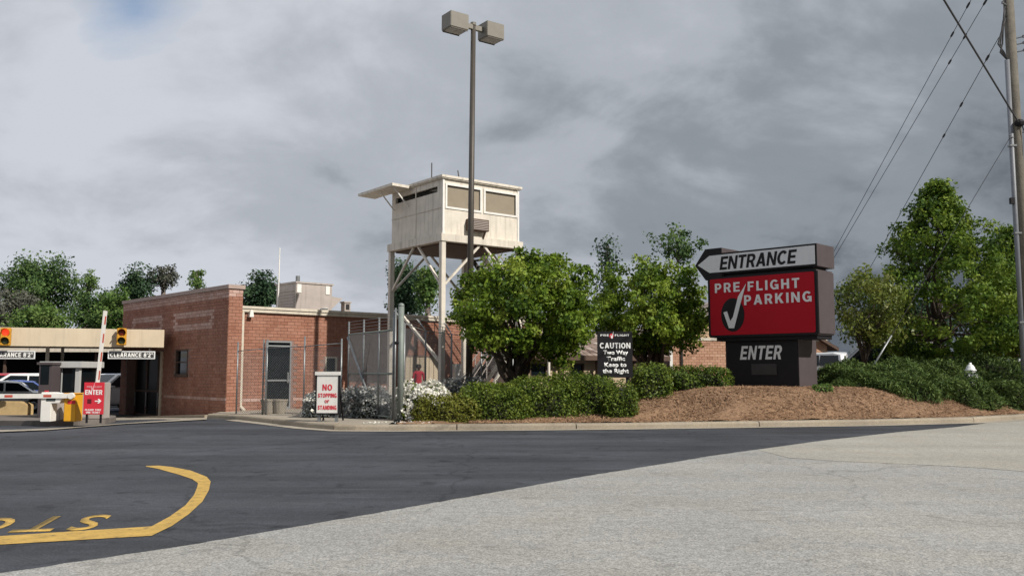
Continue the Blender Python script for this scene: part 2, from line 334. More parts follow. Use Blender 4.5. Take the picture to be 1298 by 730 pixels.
def arc(cx, cy, rx, ry, a0, a1, n=8): return [(cx + rx * math.cos(R(a0 + (a1 - a0) * k / n)), cy + ry * math.sin(R(a0 + (a1 - a0) * k / n))) for k in range(n + 1)]
T_ = 0.20                                                # heavy sans capitals drawn as outlines: (width, outer loop, holes)
GLYPH = {
 'I': (.22, [(0, 0), (.22, 0), (.22, 1), (0, 1)], []),
 'L': (.62, [(0, 0), (.62, 0), (.62, .19), (.22, .19), (.22, 1), (0, 1)], []),
 'T': (.70, [(.24, 0), (.46, 0), (.46, .81), (.70, .81), (.70, 1), (0, 1), (0, .81), (.24, .81)], []),
 'E': (.66, [(0, 0), (.66, 0), (.66, .19), (.22, .19), (.22, .41), (.61, .41), (.61, .59), (.22, .59), (.22, .81), (.65, .81), (.65, 1), (0, 1)], []),
 'F': (.62, [(0, 0), (.22, 0), (.22, .40), (.56, .40), (.56, .58), (.22, .58), (.22, .81), (.62, .81), (.62, 1), (0, 1)], []),
 'H': (.76, [(0, 0), (.22, 0), (.22, .40), (.54, .40), (.54, 0), (.76, 0), (.76, 1), (.54, 1), (.54, .59), (.22, .59), (.22, 1), (0, 1)], []),
 'N': (.78, [(0, 0), (.21, 0), (.21, .64), (.56, 0), (.78, 0), (.78, 1), (.57, 1), (.57, .36), (.22, 1), (0, 1)], []),
 'K': (.80, [(0, 0), (.22, 0), (.22, .30), (.32, .42), (.53, 0), (.80, 0), (.47, .58), (.78, 1), (.52, 1), (.22, .59), (.22, 1), (0, 1)], []),
 'A': (.84, [(0, 0), (.22, 0), (.29, .20), (.55, .20), (.62, 0), (.84, 0), (.54, 1), (.30, 1)], [[(.345, .37), (.42, .66), (.495, .37)]]),
 'P': (.70, [(0, 0), (.22, 0), (.22, .35), (.38, .35)] + arc(.38, .675, .32, .325, -80, 90) + [(0, 1)], [[(.22, .53)] + [(.22, .82)] + arc(.36, .675, .12, .145, 90, -90)]),
 'R': (.75, [(0, 0), (.22, 0), (.22, .37), (.34, .37), (.51, 0), (.75, 0), (.56, .41)] + arc(.41, .695, .31, .305, -55, 90) + [(0, 1)], [[(.22, .54)] + [(.22, .82)] + arc(.38, .68, .12, .14, 90, -90)]),
 'D': (.76, [(0, 0), (.30, 0)] + arc(.30, .5, .46, .5, -85, 85, 12) + [(.30, 1), (0, 1)], [[(.22, .19), (.22, .81), (.30, .81)] + arc(.30, .5, .24, .31, 85, -85) + [(.30, .19)]]),
 'O': (.86, arc(.43, .5, .43, .51, 0, 345, 23), [arc(.43, .5, .20, .32, 345, 0, 23)]),
 'U': (.76, [(0, 1), (0, .36)] + arc(.38, .36, .38, .37, 185, 355, 12) + [(.76, .36), (.76, 1), (.54, 1), (.54, .36)] + arc(.38, .36, .16, .19, -5, -175, 8) + [(.22, .36), (.22, 1)], []),
 'C': (.80, arc(.43, .5, .43, .51, 42, 318, 18) + arc(.43, .5, .21, .32, 318, 42, 14), []),
 'G': (.82, arc(.43, .5, .43, .51, 42, 290, 18) + [(.64, .02), (.66, .10), (.68, 0), (.82, 0), (.82, .53), (.45, .53), (.45, .36), (.62, .36)] + arc(.43, .5, .21, .32, 320, 42, 14), []),
 ' ': (.30, None, []), "'": (.16, [(0.02, .66), (.14, .66), (.16, 1), (0, 1)], []), '"': (.42, [(0.02, .66), (.14, .66), (.16, 1), (.26, 1), (.28, .66), (.40, .66), (.42, 1.01), (0, 1.01)], []),
 '8': (.70, arc(.35, .27, .35, .28, 145, 395, 14) + arc(.35, .745, .31, .265, -35, 215, 14), [arc(.35, .27, .14, .12, 0, 330, 11), arc(.35, .745, .12, .105, 0, 330, 11)]),
 '2': (.68, [(0, 0), (.68, 0), (.68, .19), (.33, .19), (.60, .46)] + arc(.35, .70, .31, .31, -15, 172, 12) + [(.25, .68)] + arc(.35, .70, .11, .12, 175, -20, 8) + [(0, .16)], []),
 'S': (.70, [(.64, .82)] + arc(.36, .73, .33, .28, 55, 235, 10) + [(.40, .42)] + arc(.36, .29, .12, .10, 60, -90, 6) + [(.28, .20), (.20, .34), (0, .32)] + arc(.35, .29, .35, .30, 190, 395, 12) + [(.34, .60)] + arc(.35, .73, .12, .095, 230, 40, 7) + [(.46, .69), (.66, .70)], []),
}
def glyphs(body, shear, gap):
    """2D outlines of a word -> filled mesh"""
    bm = bmesh.new(); x = 0.0
    for ch in body:
        w, outer, holes = GLYPH[ch]; es = []
        if outer is None: x += w + gap; continue
        for lp_ in [outer] + holes:
            vs = []
            for px_, py_ in lp_:
                if not vs or (Vector((px_ + x, py_)) - vs[-1].co.xy).length > 1e-4: vs.append(bm.verts.new((px_ + x, py_, 0)))
            es += [bm.edges.new((vs[i], vs[(i + 1) % len(vs)])) for i in range(len(vs))]
        bmesh.ops.triangle_fill(bm, edges=es, use_beauty=True); x += w + gap
    for v_ in bm.verts: v_.co.x += v_.co.y * shear
    me = bpy.data.meshes.new('word'); bm.to_mesh(me); bm.free(); return me
def font_mesh(name, body, bold, shear, spacing):
    c = bpy.data.curves.new(name, 'FONT'); c.body = body; c.offset = bold; c.shear = shear; c.space_character = spacing; c.resolution_u = 4; c.fill_mode = 'FRONT'
    o = bpy.data.objects.new(name, c); COL.objects.link(o); bpy.context.view_layer.update()
    me = bpy.data.meshes.new_from_object(o.evaluated_get(bpy.context.evaluated_depsgraph_get())); bpy.data.objects.remove(o); return me
def text(name, body, x0, x1, z0, z1, mat, parent, y=0.0, light=False, bold=0.03, shear=0.0, spacing=1.0, depth=0.006, slope=0.0):
    """lettering in the local XZ plane facing -Y, stretched to the given box"""
    if not light and all(ch in GLYPH for ch in body): me = glyphs(body, shear, 0.14 + 0.5 * (spacing - 1))
    else: me = font_mesh(name, body, bold, shear, spacing)
    co = np.empty(len(me.vertices) * 3); me.vertices.foreach_get('co', co); co = co.reshape(-1, 3)
    mn, mxx = co.min(0), co.max(0)
    X = x0 + (co[:, 0] - mn[0]) / (mxx[0] - mn[0]) * (x1 - x0); Z = z0 + (co[:, 1] - mn[1]) / (mxx[1] - mn[1]) * (z1 - z0) + slope * (X - x0)
    me.vertices.foreach_set('co', np.stack([X, np.full_like(X, y), Z], 1).ravel()); me.materials.clear(); me.materials.append(MT[mat])
    bm = bmesh.new(); bm.from_mesh(me)                     # give the letters a real thickness
    r = bmesh.ops.extrude_face_region(bm, geom=bm.faces[:])
    for v_ in [e for e in r['geom'] if isinstance(e, bmesh.types.BMVert)]: v_.co.y -= depth
    bmesh.ops.recalc_face_normals(bm, faces=bm.faces); bm.to_mesh(me); bm.free()
    o = bpy.data.objects.new(name, me); COL.objects.link(o); o.parent = parent; return o

# ------------------------------------------------------------------ lie of the land
ANG = R(43)                                              # brick building: its front runs along U, its gate side along V
U = Vector((math.cos(ANG), math.sin(ANG))); V = Vector((-math.sin(ANG), math.cos(ANG)))
KPX = [(262, 530), (300, 532), (340, 536.5), (390, 542.5), (430, 545.5), (500, 546), (640, 545), (800, 543.3), (960, 541), (1100, 539), (1235, 535.5), (1298, 531.5), (1380, 526)]
def flat(px, py, z=0.0):
    d = ray(px, py); k = (z - EYE.z) / d.z; return Vector((d.x * k, d.y * k, z))
KP = [flat(*p) for p in KPX]
KP.append(KP[-1] + Vector((14, 9, 0))); KP.append(KP[-1] + Vector((40, 34, 0)))
KX = np.array([p.x for p in KP]); KY = np.array([p.y for p in KP])
def kerb_y(x): return np.interp(x, KX, KY)
B0 = flat(286, 528)
def dip(x, y):
    d = (np.asarray(x) - B0.x) * V.x + (np.asarray(y) - B0.y) * V.y
    return -0.046 * np.clip(d + 0.6 * np.exp(-np.abs(d) / 1.2), 0, 6.6) * sst(22, 29, y) * sst(-2, -6, x)
def plateau(x): return np.interp(x, [-4, 0, 3, 6.2, 11, 14, 60], [0.03, 0.12, 0.40, 0.90, 0.88, 0.72, 0.80])
def gz(x, y):
    t = np.asarray(y) - kerb_y(x); return dip(x, y) + plateau(x) * sst(2.0, 5.5, t)
def bz(x, y):
    """top of the beds and pavement behind the kerb"""
    t = np.asarray(y) - kerb_y(x); return 0.155 + plateau(x) * sst(0.15, 2.4, t)
def gnd(px, py, dz=0.0):
    z = 0.0
    for _ in range(12):
        p = flat(px, py, z + dz); z = float(gz(p.x, p.y))
    return flat(px, py, z + dz)
def grid(name, xs, ys, zf, mat, mask=None, **k):
    X, Y = np.meshgrid(xs, ys); Z = zf(X, Y); nx, ny = len(xs), len(ys)
    vs = np.stack([X, Y, Z], -1).reshape(-1, 3)
    fs = [(j * nx + i, j * nx + i + 1, (j + 1) * nx + i + 1, (j + 1) * nx + i) for j in range(ny - 1) for i in range(nx - 1)]
    me = bpy.data.meshes.new(name); me.from_pydata(vs.tolist(), [], fs); me.materials.append(MT[mat]); me.polygons.foreach_set('use_smooth', [True] * len(fs))
    o = bpy.data.objects.new(name, me); COL.objects.link(o); return tag(o, **k)
def sheet(name, pts, mat, parent=None, **k):
    me = bpy.data.meshes.new(name); bm = bmesh.new()
    f = bm.faces.new([bm.verts.new(p) for p in pts]); bmesh.ops.triangulate(bm, faces=[f]); bmesh.ops.recalc_face_normals(bm, faces=bm.faces)
    for f in bm.faces:
        if f.normal.z < 0: f.normal_flip()
    bm.to_mesh(me); bm.free(); me.materials.append(MT[mat])
    o = bpy.data.objects.new(name, me); COL.objects.link(o); o.parent = parent; return tag(o, **k)

xs = np.concatenate([[-1500, -700, -300, -150, -90, -60], np.arange(-45, 45.1, 0.75), [60, 90, 150, 300, 700, 1500]])
ys = np.concatenate([[-900, -300, -100, -40, -10], np.arange(0, 22, 2.0), np.arange(22, 60, 0.5), [60, 70, 90, 130, 200, 400, 900, 2500]])
grid('ground', xs, ys, gz, 'asphalt', kind='structure', label='dark asphalt driveway and lot')
LN = [flat(*p) for p in [(-400, 778), (0, 727), (240, 690.5), (480, 650), (735, 605), (900, 578), (1050, 557.5), (1140, 547.5), (1215, 541)]]
re_ = random.Random(12); LF = []
for a, b in zip(LN, LN[1:]):
    k_ = max(2, int((b - a).length / 0.12))
    for q_ in range(k_): w_ = a.lerp(b, q_ / k_); LF.append(Vector((w_.x + re_.uniform(-0.012, 0.012), w_.y + re_.uniform(-0.02, 0.02) + 0.025 * math.sin(w_.x * 1.7) * math.sin(w_.x * 0.6), 0.005)))
road_pts = [Vector((-60, -6, 0.005))] + LF
gut = []                                                  # gutter pan in front of the kerb
nk = []
for i, p in enumerate(KP):
    d = (KP[min(i + 1, len(KP) - 1)] - KP[max(i - 1, 0)]).normalized(); nk.append(Vector((d.y, -d.x, 0)))
gx = [p + n_ * 0.42 for p, n_ in zip(KP, nk)]
i0 = [i for i, p in enumerate(KP) if p.x > LN[-1].x]
road_pts += [Vector((gx[i].x, gx[i].y, 0.005)) for i in i0] + [Vector((120, -60, 0.005)), Vector((-60, -60, 0.005))]
sheet('road', road_pts, 'road', kind='structure', label='pale weathered aggregate road in the foreground')
SM = [flat(*p) for p in [(962, 571), (1000, 580.5), (1060, 584.5), (1150, 588.5), (1240, 593), (1298, 598), (1420, 607), (1800, 640)]]
NP = [Vector((p.x, p.y + re_.uniform(-0.03, 0.03), 0.009)) for a, b in zip(SM, SM[1:]) for p in [a.lerp(b, q_ / 14) for q_ in range(14)]]
i1 = [p for p in LF if p.x > SM[0].x + 0.05]
sheet('road_patch', NP + [Vector((60, SM[-1].y, 0.009))] + [Vector((gx[i].x, gx[i].y, 0.009)) for i in reversed(i0)] + [Vector((p.x, p.y - 0.03, 0.009)) for p in reversed(i1)], 'road2', kind='structure', label='warmer newer paving beyond the seam at right')
me_pts = [(p.x, p.y, 0.013) for p in KP[1:]] + [(p.x, p.y, 0.013) for p in reversed(gx[1:])]
sheet('gutter', me_pts, 'conc', kind='structure', label='pale concrete gutter along the kerb')
apr = [gnd(-160, 552), gnd(-60, 551), gnd(60, 546), gnd(160, 538), gnd(262, 532.5), gnd(262, 527.5), gnd(150, 530), gnd(60, 536), gnd(-160, 541)]
me = MB()
for i in range(4):
    a, b = apr[i], apr[i + 1]; c, d = apr[8 - i - 1], apr[8 - i]
    n_ = 8
    for k in range(n_):
        q = [a.lerp(b, k / n_), a.lerp(b, (k + 1) / n_), d.lerp(c, (k + 1) / n_), d.lerp(c, k / n_)]
        me.add([(p.x, p.y, float(gz(p.x, p.y)) + 0.03) for p in q], [(0, 1, 2, 3)])
tag(me.build('concrete_apron', 'conc'), kind='structure', label='pale concrete apron strip before the gate lanes')

# kerb, stone by stone
kerb = empty('kerb', KP[0], kind='structure', label='pale concrete kerb round the planted corner')
cum = [0.0]
for a, b in zip(KP, KP[1:]): cum.append(cum[-1] + (b - a).length)
def kat(s):
    for i in range(len(KP) - 1):
        if s <= cum[i + 1] or i == len(KP) - 2:
            t = (s - cum[i]) / (cum[i + 1] - cum[i]); return KP[i].lerp(KP[i + 1], t), nk[i].lerp(nk[i + 1], t).normalized()
rk = random.Random(4)
brk = [0.0]; kj = [along(px, 540, KP[6], (KP[8] - KP[6]).normalized()) for px in (730, 963)]
j1 = cum[6] + kj[0][0]; j2 = cum[6] + kj[1][0]; j3 = cum[10]
brk = [0, j1 * 0.30, j1 * 0.55, j1 * 0.78, j1, j2, j3, j3 + 5.5, j3 + 11, j3 + 17, j3 + 24, j3 + 40, j3 + 60]
for a, b in zip(brk, brk[1:]):
    if b > cum[-1]: break
    m = MB(); n_ = max(3, int((b - a) / 0.6)); prof = [(0.0, -0.05), (0.012, 0.105), (0.03, 0.14), (0.06, 0.157), (0.30, 0.162), (0.30, -0.05)]
    jz = rk.uniform(-0.008, 0.008); vs = []; fs = []
    for k in range(n_ + 1):
        s = a + 0.014 + (b - a - 0.028) * k / n_; p, q = kat(s)
        vs += [(p.x - q.x * o_, p.y - q.y * o_, z_ + (jz + rk.uniform(-0.004, 0.004) if z_ > 0 else 0)) for o_, z_ in prof]
    for k in range(n_):
        fs += [(k * 6 + i, (k + 1) * 6 + i, (k + 1) * 6 + i + 1, k * 6 + i + 1) for i in range(5)]
    fs += [(0, 1, 2, 3, 4, 5), tuple(n_ * 6 + i for i in (5, 4, 3, 2, 1, 0))]
    o = m.add([(x - KP[0].x, y - KP[0].y, z) for x, y, z in vs], fs).build('kerb_stone', 'kerb', kerb)

# pavement and planted bank behind the kerb
def bed_grid(name, xs, t0, t1, step, mat, zoff=0.0, rough=0.0, seed=0, **k):
    ts = np.concatenate([np.arange(t0, t1, step), [t1, t1 + 0.05]]); X, T = np.meshgrid(xs, ts); Y = kerb_y(X) + T
    Z = bz(X, Y) + zoff
    if rough:
        rg = np.random.default_rng(seed); Z = Z + rg.normal(0, rough, Z.shape) + 0.035 * np.sin(X * 2.1 + np.cos(T * 1.7) * 2) * np.sin(T * 1.9)
    Z[-1] = -0.3
    nx, ny = len(xs), len(ts)
    fs = [(j * nx + i, j * nx + i + 1, (j + 1) * nx + i + 1, (j + 1) * nx + i) for j in range(ny - 1) for i in range(nx - 1)]
    me = bpy.data.meshes.new(name); me.from_pydata(np.stack([X, Y, Z], -1).reshape(-1, 3).tolist(), [], fs); me.materials.append(MT[mat]); me.polygons.foreach_set('use_smooth', [True] * len(fs))
    o = bpy.data.objects.new(name, me); COL.objects.link(o); return tag(o, **k)
xl = KP[0].x
bed_grid('sidewalk', np.arange(xl + 0.1, -3.15, 0.3), 0.30, 9.0, 0.5, 'conc', kind='structure', label='concrete pavement before the brick wall')
bed_grid('mulch_bank', np.arange(-3.15, 26, 0.11), 0.30, 7.0, 0.12, 'mulch', 0.004, 0.012, 3, kind='structure', label='brown pine straw bank behind the kerb')

# ------------------------------------------------------------------ foliage engine
def leaves(name, P, N, size, mat, parent, rng, tint, aspect=0.55, bias=0.6, droop=0.0):
    """one small folded leaf face per point; N = outward direction"""
    n = len(P); rnd = rng.normal(size=(n, 3)); nn = N * bias + rnd * (1 - bias) * 0.9; nn /= np.linalg.norm(nn, axis=1, keepdims=True) + 1e-9
    t = rng.normal(size=(n, 3)); t[:, 2] -= droop; t -= nn * (t * nn).sum(1, keepdims=True); t /= np.linalg.norm(t, axis=1, keepdims=True) + 1e-9
    b = np.cross(nn, t); s = size * rng.uniform(0.45, 1.5, (n, 1)); w = s * aspect
    v4 = np.stack([P - t * s * 0.5, P + b * w * 0.5 + nn * w * 0.18, P + t * s * 0.5, P - b * w * 0.5 + nn * w * 0.18], 1).reshape(-1, 3)
    me = bpy.data.meshes.new(name); me.vertices.add(n * 4); me.vertices.foreach_set('co', v4.astype(np.float32).ravel())
    me.loops.add(n * 4); me.loops.foreach_set('vertex_index', np.arange(n * 4, dtype=np.int32))
    me.polygons.add(n); me.polygons.foreach_set('loop_start', np.arange(0, n * 4, 4, dtype=np.int32)); me.polygons.foreach_set('loop_total', np.full(n, 4, np.int32))
    a = me.attributes.new('tint', 'FLOAT', 'FACE'); a.data.foreach_set('value', np.clip(tint, 0, 1).astype(np.float32))
    me.update(calc_edges=True); me.materials.append(MT[mat])
    o = bpy.data.objects.new(name, me); COL.objects.link(o); o.parent = parent; return o
def unit(rng, n):
    d = rng.normal(size=(n, 3)); return d / np.linalg.norm(d, axis=1, keepdims=True)
def clumps(rng, c, rad, n, shape='round', inner=0.45, lump=0.2):
    d = unit(rng, n); ph = rng.uniform(0, 6.28, 6); k = rng.integers(2, 5, 3)
    az = np.arctan2(d[:, 1], d[:, 0]); lm = 1 + lump * (np.sin(k[0] * az + ph[0]) * np.cos(k[1] * d[:, 2] * 2 + ph[1]) + 0.6 * np.sin(k[2] * az * 1.5 + 5 * d[:, 2] + ph[2]))
    r = rng.uniform(inner ** 2.2, 1, n) ** (1 / 2.2) * lm
    p = d * r[:, None]
    if shape == 'cone':                                   # broad low, narrowing to a leader
        u = rng.uniform(0, 1, n) ** 1.15; w = np.interp(u, [0, .1, .26, .45, .58, .77, .9, 1], [.50, .80, .95, .86, .66, .36, .16, .03]); q = np.hypot(d[:, 0], d[:, 1]) + 1e-6
        rr = rng.uniform(0.3, 1, n) ** 0.55
        p = np.stack([d[:, 0] / q * rr * w * lm, d[:, 1] / q * rr * w * lm, u * 2 - 1], 1)
    if shape == 'flat':                                   # flattened underside
        p[:, 2] = np.where(p[:, 2] < 0, p[:, 2] * 0.76, p[:, 2])
    return np.array(c) + p * np.array(rad), p
def crown(rng, c, rad, ncl, per, clr, shape='round', inner=0.45, lump=0.2, tbase=0.5):
    cc, rel = clumps(rng, c, rad, ncl, shape, inner, lump)
    idx = np.repeat(np.arange(ncl), per); off = np.clip(rng.normal(size=(len(idx), 3)), -1.7, 1.7) * clr * np.array([1, 1, 0.75]) * rng.uniform(0.6, 1.3, ncl)[idx][:, None]
    P = cc[idx] + off; N = rel[idx] * 0.6 + off / (clr * 2) + np.array([0, 0, 0.35]); N /= np.linalg.norm(N, axis=1, keepdims=True) + 1e-9
    tint = tbase + rng.normal(0, 0.22, ncl)[idx] + rng.normal(0, 0.15, len(idx))
    return P, N, tint, cc
def limb(m, rng, a, b, r0, r1, n=5, wob=0.08, seg=6):
    a, b = Vector(a), Vector(b); L = (b - a).length; pts = []
    for i in range(n + 1):
        t = i / n; p = a.lerp(b, t); k = math.sin(math.pi * t) * wob * L
        pts.append(p + Vector((rng.normal() * k, rng.normal() * k, rng.normal() * k * 0.4 + 0.10 * L * math.sin(math.pi * t))))
    m.tube(pts, [r0 + (r1 - r0) * (i / n) ** 0.8 for i in range(n + 1)], seg); return pts
def tree(name, label, base, c, rad, ncl, per, clr, size, mat, seed, trunk_r=0.12, fork=0.3, stems=1, nlimb=9, shape='round', bark='bark', inner=0.45, lump=0.2, aspect=0.55, bias=0.5, group=None, tbase=0.5, cat='tree', leader=True):
    rng = np.random.default_rng(seed); base = Vector(base)
    root = empty(name, base, 0, label, cat, group); c = Vector(c) - base
    P, N, T, cc = crown(rng, c, rad, ncl, per, clr, shape, inner, lump, tbase)
    leaves('crown', P, N, size, mat, root, rng, T, aspect, bias)
    m = MB(); fz = max(0.25, (c.z - rad[2]) * fork + 0.1) if stems > 1 else max(0.4, c.z - rad[2] * (1 - fork))
    lean = Vector((rng.normal() * 0.06, rng.normal() * 0.06, 0)); fk = Vector((lean.x, lean.y, fz))
    m.tube([(0, 0, -0.15), (0, 0, 0.06), fk * 0.5, fk], [trunk_r * 1.5, trunk_r * 1.12, trunk_r, trunk_r * 0.9], 9)
    if leader and stems == 1: limb(m, rng, fk, c + Vector((0, 0, rad[2] * 0.8)), trunk_r * 0.85, 0.015, 6, 0.03)
    idx = rng.choice(len(cc), min(len(cc), nlimb), replace=False)
    for q, i in enumerate(idx):
        e = Vector(cc[i]); s0 = fk
        if stems == 1 and shape == 'cone': s0 = Vector((fk.x, fk.y, min(e.z - 0.1, fk.z + rng.uniform(0, 1) * max(0.2, e.z - fk.z))))
        pts = limb(m, rng, s0, s0.lerp(e, 0.93), trunk_r * (0.62 if stems > 1 else 0.45), 0.012, 5, 0.06)
        for w in range(2):
            p0 = pts[rng.integers(2, 5)]; j = cc[rng.integers(len(cc))]; e2 = p0.lerp(Vector(j), 0.45); limb(m, rng, p0, e2, 0.022, 0.007, 3, 0.05, 5)
    m.build('trunk', bark, root, smooth=True); return root
def shrub(name, label, c, rad, n, size, mat, seed, aspect=0.5, power=0.55, group=None, rz=0.0, core=0.80, tbase=0.5, cat='shrub', flowers=None, lump=0.10, bias=0.45, top=None):
    """clipped or mounding bush standing on the bank; power < 1 squares it off"""
    rng = np.random.default_rng(seed); gx_, gy_ = c[0], c[1]; zb = float(min(bz(gx_, gy_ - rad[1]), bz(gx_, gy_))) if len(c) < 3 else c[2]
    root = empty(name, (gx_, gy_, zb), rz, label, cat, group); rx, ry, h = rad
    ex = 2.0 / power if power < 0.7 else 2.3
    def surf(k):
        A = np.array([2 * rx * h, 2 * rx * h, 2 * ry * h, 2 * ry * h, 4 * rx * ry]); f = rng.choice(5, k, p=A / A.sum())
        p = np.stack([rng.uniform(-1, 1, k), rng.uniform(-1, 1, k), rng.uniform(0, 1, k)], 1)
        for q_, (ax_, sg_) in enumerate(((1, -1), (1, 1), (0, -1), (0, 1), (2, 1))): p[f == q_, ax_] = sg_
        q = p / ((np.abs(p) ** ex).sum(1) ** (1 / ex))[:, None]
        d = np.sign(q) * np.abs(q) ** (ex - 1) / np.array([rx, ry, h]); d /= np.linalg.norm(d, axis=1, keepdims=True)
        az = np.arctan2(q[:, 1] * ry, q[:, 0] * rx); X_ = q * np.array([rx, ry, h])
        lm = 1 + lump * (np.sin(2.9 * X_[:, 0] + seed) * np.cos(3.1 * X_[:, 1] + 2.3 * X_[:, 2] + seed * 2) + 0.7 * np.sin(6.1 * X_[:, 0] + 4 * X_[:, 2] + 5 * X_[:, 1] + seed))
        return q * lm[:, None], d
    q, d = surf(n); dep = rng.uniform(0.84, 1.05, n); P = q * dep[:, None] * np.array([rx, ry, h]) + rng.normal(0, 0.02, (n, 3))
    cell = np.sin(P[:, 0] * 5.1 + seed) * np.cos(P[:, 1] * 4.3) * np.sin(P[:, 2] * 6.2 + 1.3 * P[:, 0])
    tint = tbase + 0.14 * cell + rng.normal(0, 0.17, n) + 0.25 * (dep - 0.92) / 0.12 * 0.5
    keep = P[:, 2] > -0.05; P, d, tint = P[keep], d[keep], tint[keep]
    leaves('foliage', P, d + np.array([0, 0, 0.3]), size, mat, root, rng, tint, aspect, bias)
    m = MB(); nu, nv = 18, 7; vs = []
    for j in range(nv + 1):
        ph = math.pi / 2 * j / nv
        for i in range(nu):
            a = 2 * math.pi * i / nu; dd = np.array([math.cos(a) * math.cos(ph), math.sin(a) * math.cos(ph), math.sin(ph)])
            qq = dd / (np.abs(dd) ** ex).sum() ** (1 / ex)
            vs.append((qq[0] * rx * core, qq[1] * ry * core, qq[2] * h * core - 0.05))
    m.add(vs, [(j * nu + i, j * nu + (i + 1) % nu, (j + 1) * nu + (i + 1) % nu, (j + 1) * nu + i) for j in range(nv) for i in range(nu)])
    m.build('shade_core', 'core', root, smooth=True)  # solid dark core added to close gaps; stands for shade between the leaves
    if flowers:
        nf, fs, fm = flowers; q, d = surf(nf // 5); q = np.repeat(q, 5, 0); d = np.repeat(d, 5, 0)
        P = q * np.array([rx, ry, h]) * 1.02 + rng.normal(0, fs * 0.55, q.shape); keep = P[:, 2] > 0.0
        o = leaves('blossom', P[keep], d[keep], fs, fm, root, rng, rng.uniform(0.2, 1, keep.sum()), 0.9, 0.6)
    return root

# ------------------------------------------------------------------ brick gatehouse building
def wallcells(m, x0, x1, z0, z1, y0, y1, holes):
    xs_ = sorted({x0, x1} | {h[i] for h in holes for i in (0, 1)}); zs_ = sorted({z0, z1} | {h[i] for h in holes for i in (2, 3)})
    for a, b in zip(xs_, xs_[1:]):
        for c, d in zip(zs_, zs_[1:]):
            mx_, mz_ = (a + b) / 2, (c + d) / 2
            if not any(h[0] < mx_ < h[1] and h[2] < mz_ < h[3] for h in holes): m.box((a, y0, c), (b, y1, d))
def brickwork(parent, x0, x1, z0, z1, y, holes, light=None, seed=1, bl=0.285, bh=0.118, depth=0.014, xmap=None):
    """every brick proud of its mortar joint, laid in running bond; joined since single bricks are a few pixels"""
    r = random.Random(seed); m = MB(); j = 0.012; z = z0; row = 0
    while z < z1 - 0.03:
        zt = min(z + bh, z1); x = x0 - (bl / 2 if row % 2 else 0)
        while x < x1:
            a, b = max(x, x0), min(x + bl - j, x1)
            if b - a > 0.03 and not any(a < h[1] - 0.01 and b > h[0] + 0.01 and z < h[3] - 0.01 and zt > h[2] + 0.01 for h in holes):
                t = min(0.66, max(0, r.gauss(0.42, 0.11)))
                if light and light((a + b) / 2, (z + zt) / 2): t = r.uniform(0.78, 0.95)
                d = depth + r.uniform(-0.003, 0.003); pts = [(a, z), (b, z), (b, zt - j), (a, zt - j)]
                vs = [(px_, y - d, pz_) for px_, pz_ in pts] + [(px_, y + 0.002, pz_) for px_, pz_ in pts]
                if xmap: vs = [xmap(*p) for p in vs]
                m.add(vs, [(0, 1, 2, 3), (0, 4, 5, 1), (1, 5, 6, 2), (2, 6, 7, 3), (3, 7, 4, 0)], t)
            x += bl
        z += bh; row += 1
    o = m.build('brickwork', 'brick', parent); o['kind'] = 'stuff'; return o
bld = empty('brick_building', (B0.x, B0.y, 0), ANG, 'low red brick building with a tall side parapet and cream roof edge', 'building')
B2 = Vector((B0.x, B0.y))
FV = 0.35                                                 # the front wall sits back from the parapet end
PF = B2 + V * FV
def fu(px, py): return along(px, py, PF, U)               # (distance along the front, height)
def fv(px, py): return along(px, py, B2, V)               # (distance along the gate side, height)
WT = 0.52; HP = fv(288, 361)[1]; HR = fu(330, 389)[1]; LEN = fu(672, 420)[0]; DEP = fv(157, 384)[0]
# gate side: parapet wall with recessed entrance and a window
e0, e1 = fv(205, 470)[0], fv(161, 470)[0]; w0, w1 = fv(238, 460)[0], fv(223, 460)[0]
wz1, wz0 = fv(230, 443)[1], fv(230, 475)[1]; ez1 = fv(205, 446)[1]
holesL = [(e0, e1, -1.0, ez1), (w0, w1, wz0, wz1)]
side = lambda x, y, z: (y, x, z)                          # local swap: wall plane u = 0, run along v
m = MB(); wallcells(m, 0, DEP, -0.9, HP, 0.0, WT, holesL); m.v = [(p[1], p[0], p[2]) for p in m.v]
m.build('parapet_wall', 'mortar', bld)
pA = [fv(272, 393), fv(221, 396), fv(221, 420), fv(272, 416)]; pB0, pB1 = fv(207, 400)[0], fv(168, 402)[0]
pz1 = (pA[0][1] + pA[1][1]) / 2; pz0 = (pA[2][1] + pA[3][1]) / 2; pa0, pa1 = pA[0][0], pA[1][0]
def lightL(x, z):
    for a, b in ((pa0, pa1), (pB0, pB1)):
        if a <= x <= b and pz0 <= z <= pz1 and not (a + 0.3 < x < b - 0.3 and pz0 + 0.19 < z < pz1 - 0.19): return True
    return 0.50 < z < 0.66 and x < e0 - 0.2 or z > HP - 0.42
brickwork(bld, 0.0, DEP, -0.75, HP - 0.14, 0.0, holesL, lightL, 2, xmap=side)
brickwork(bld, 0.0, WT, 0.0, HP - 0.14, 0.0, [], lambda x, z: z > HP - 0.42, 3, bl=0.26)
box((-0.06, -0.06, HP - 0.14), (WT + 0.06, DEP + 0.06, HP)).build('parapet_cap', M('parapet cap stone', (0.40, 0.31, 0.27), 0.8, 0, 0.15, 3), bld)
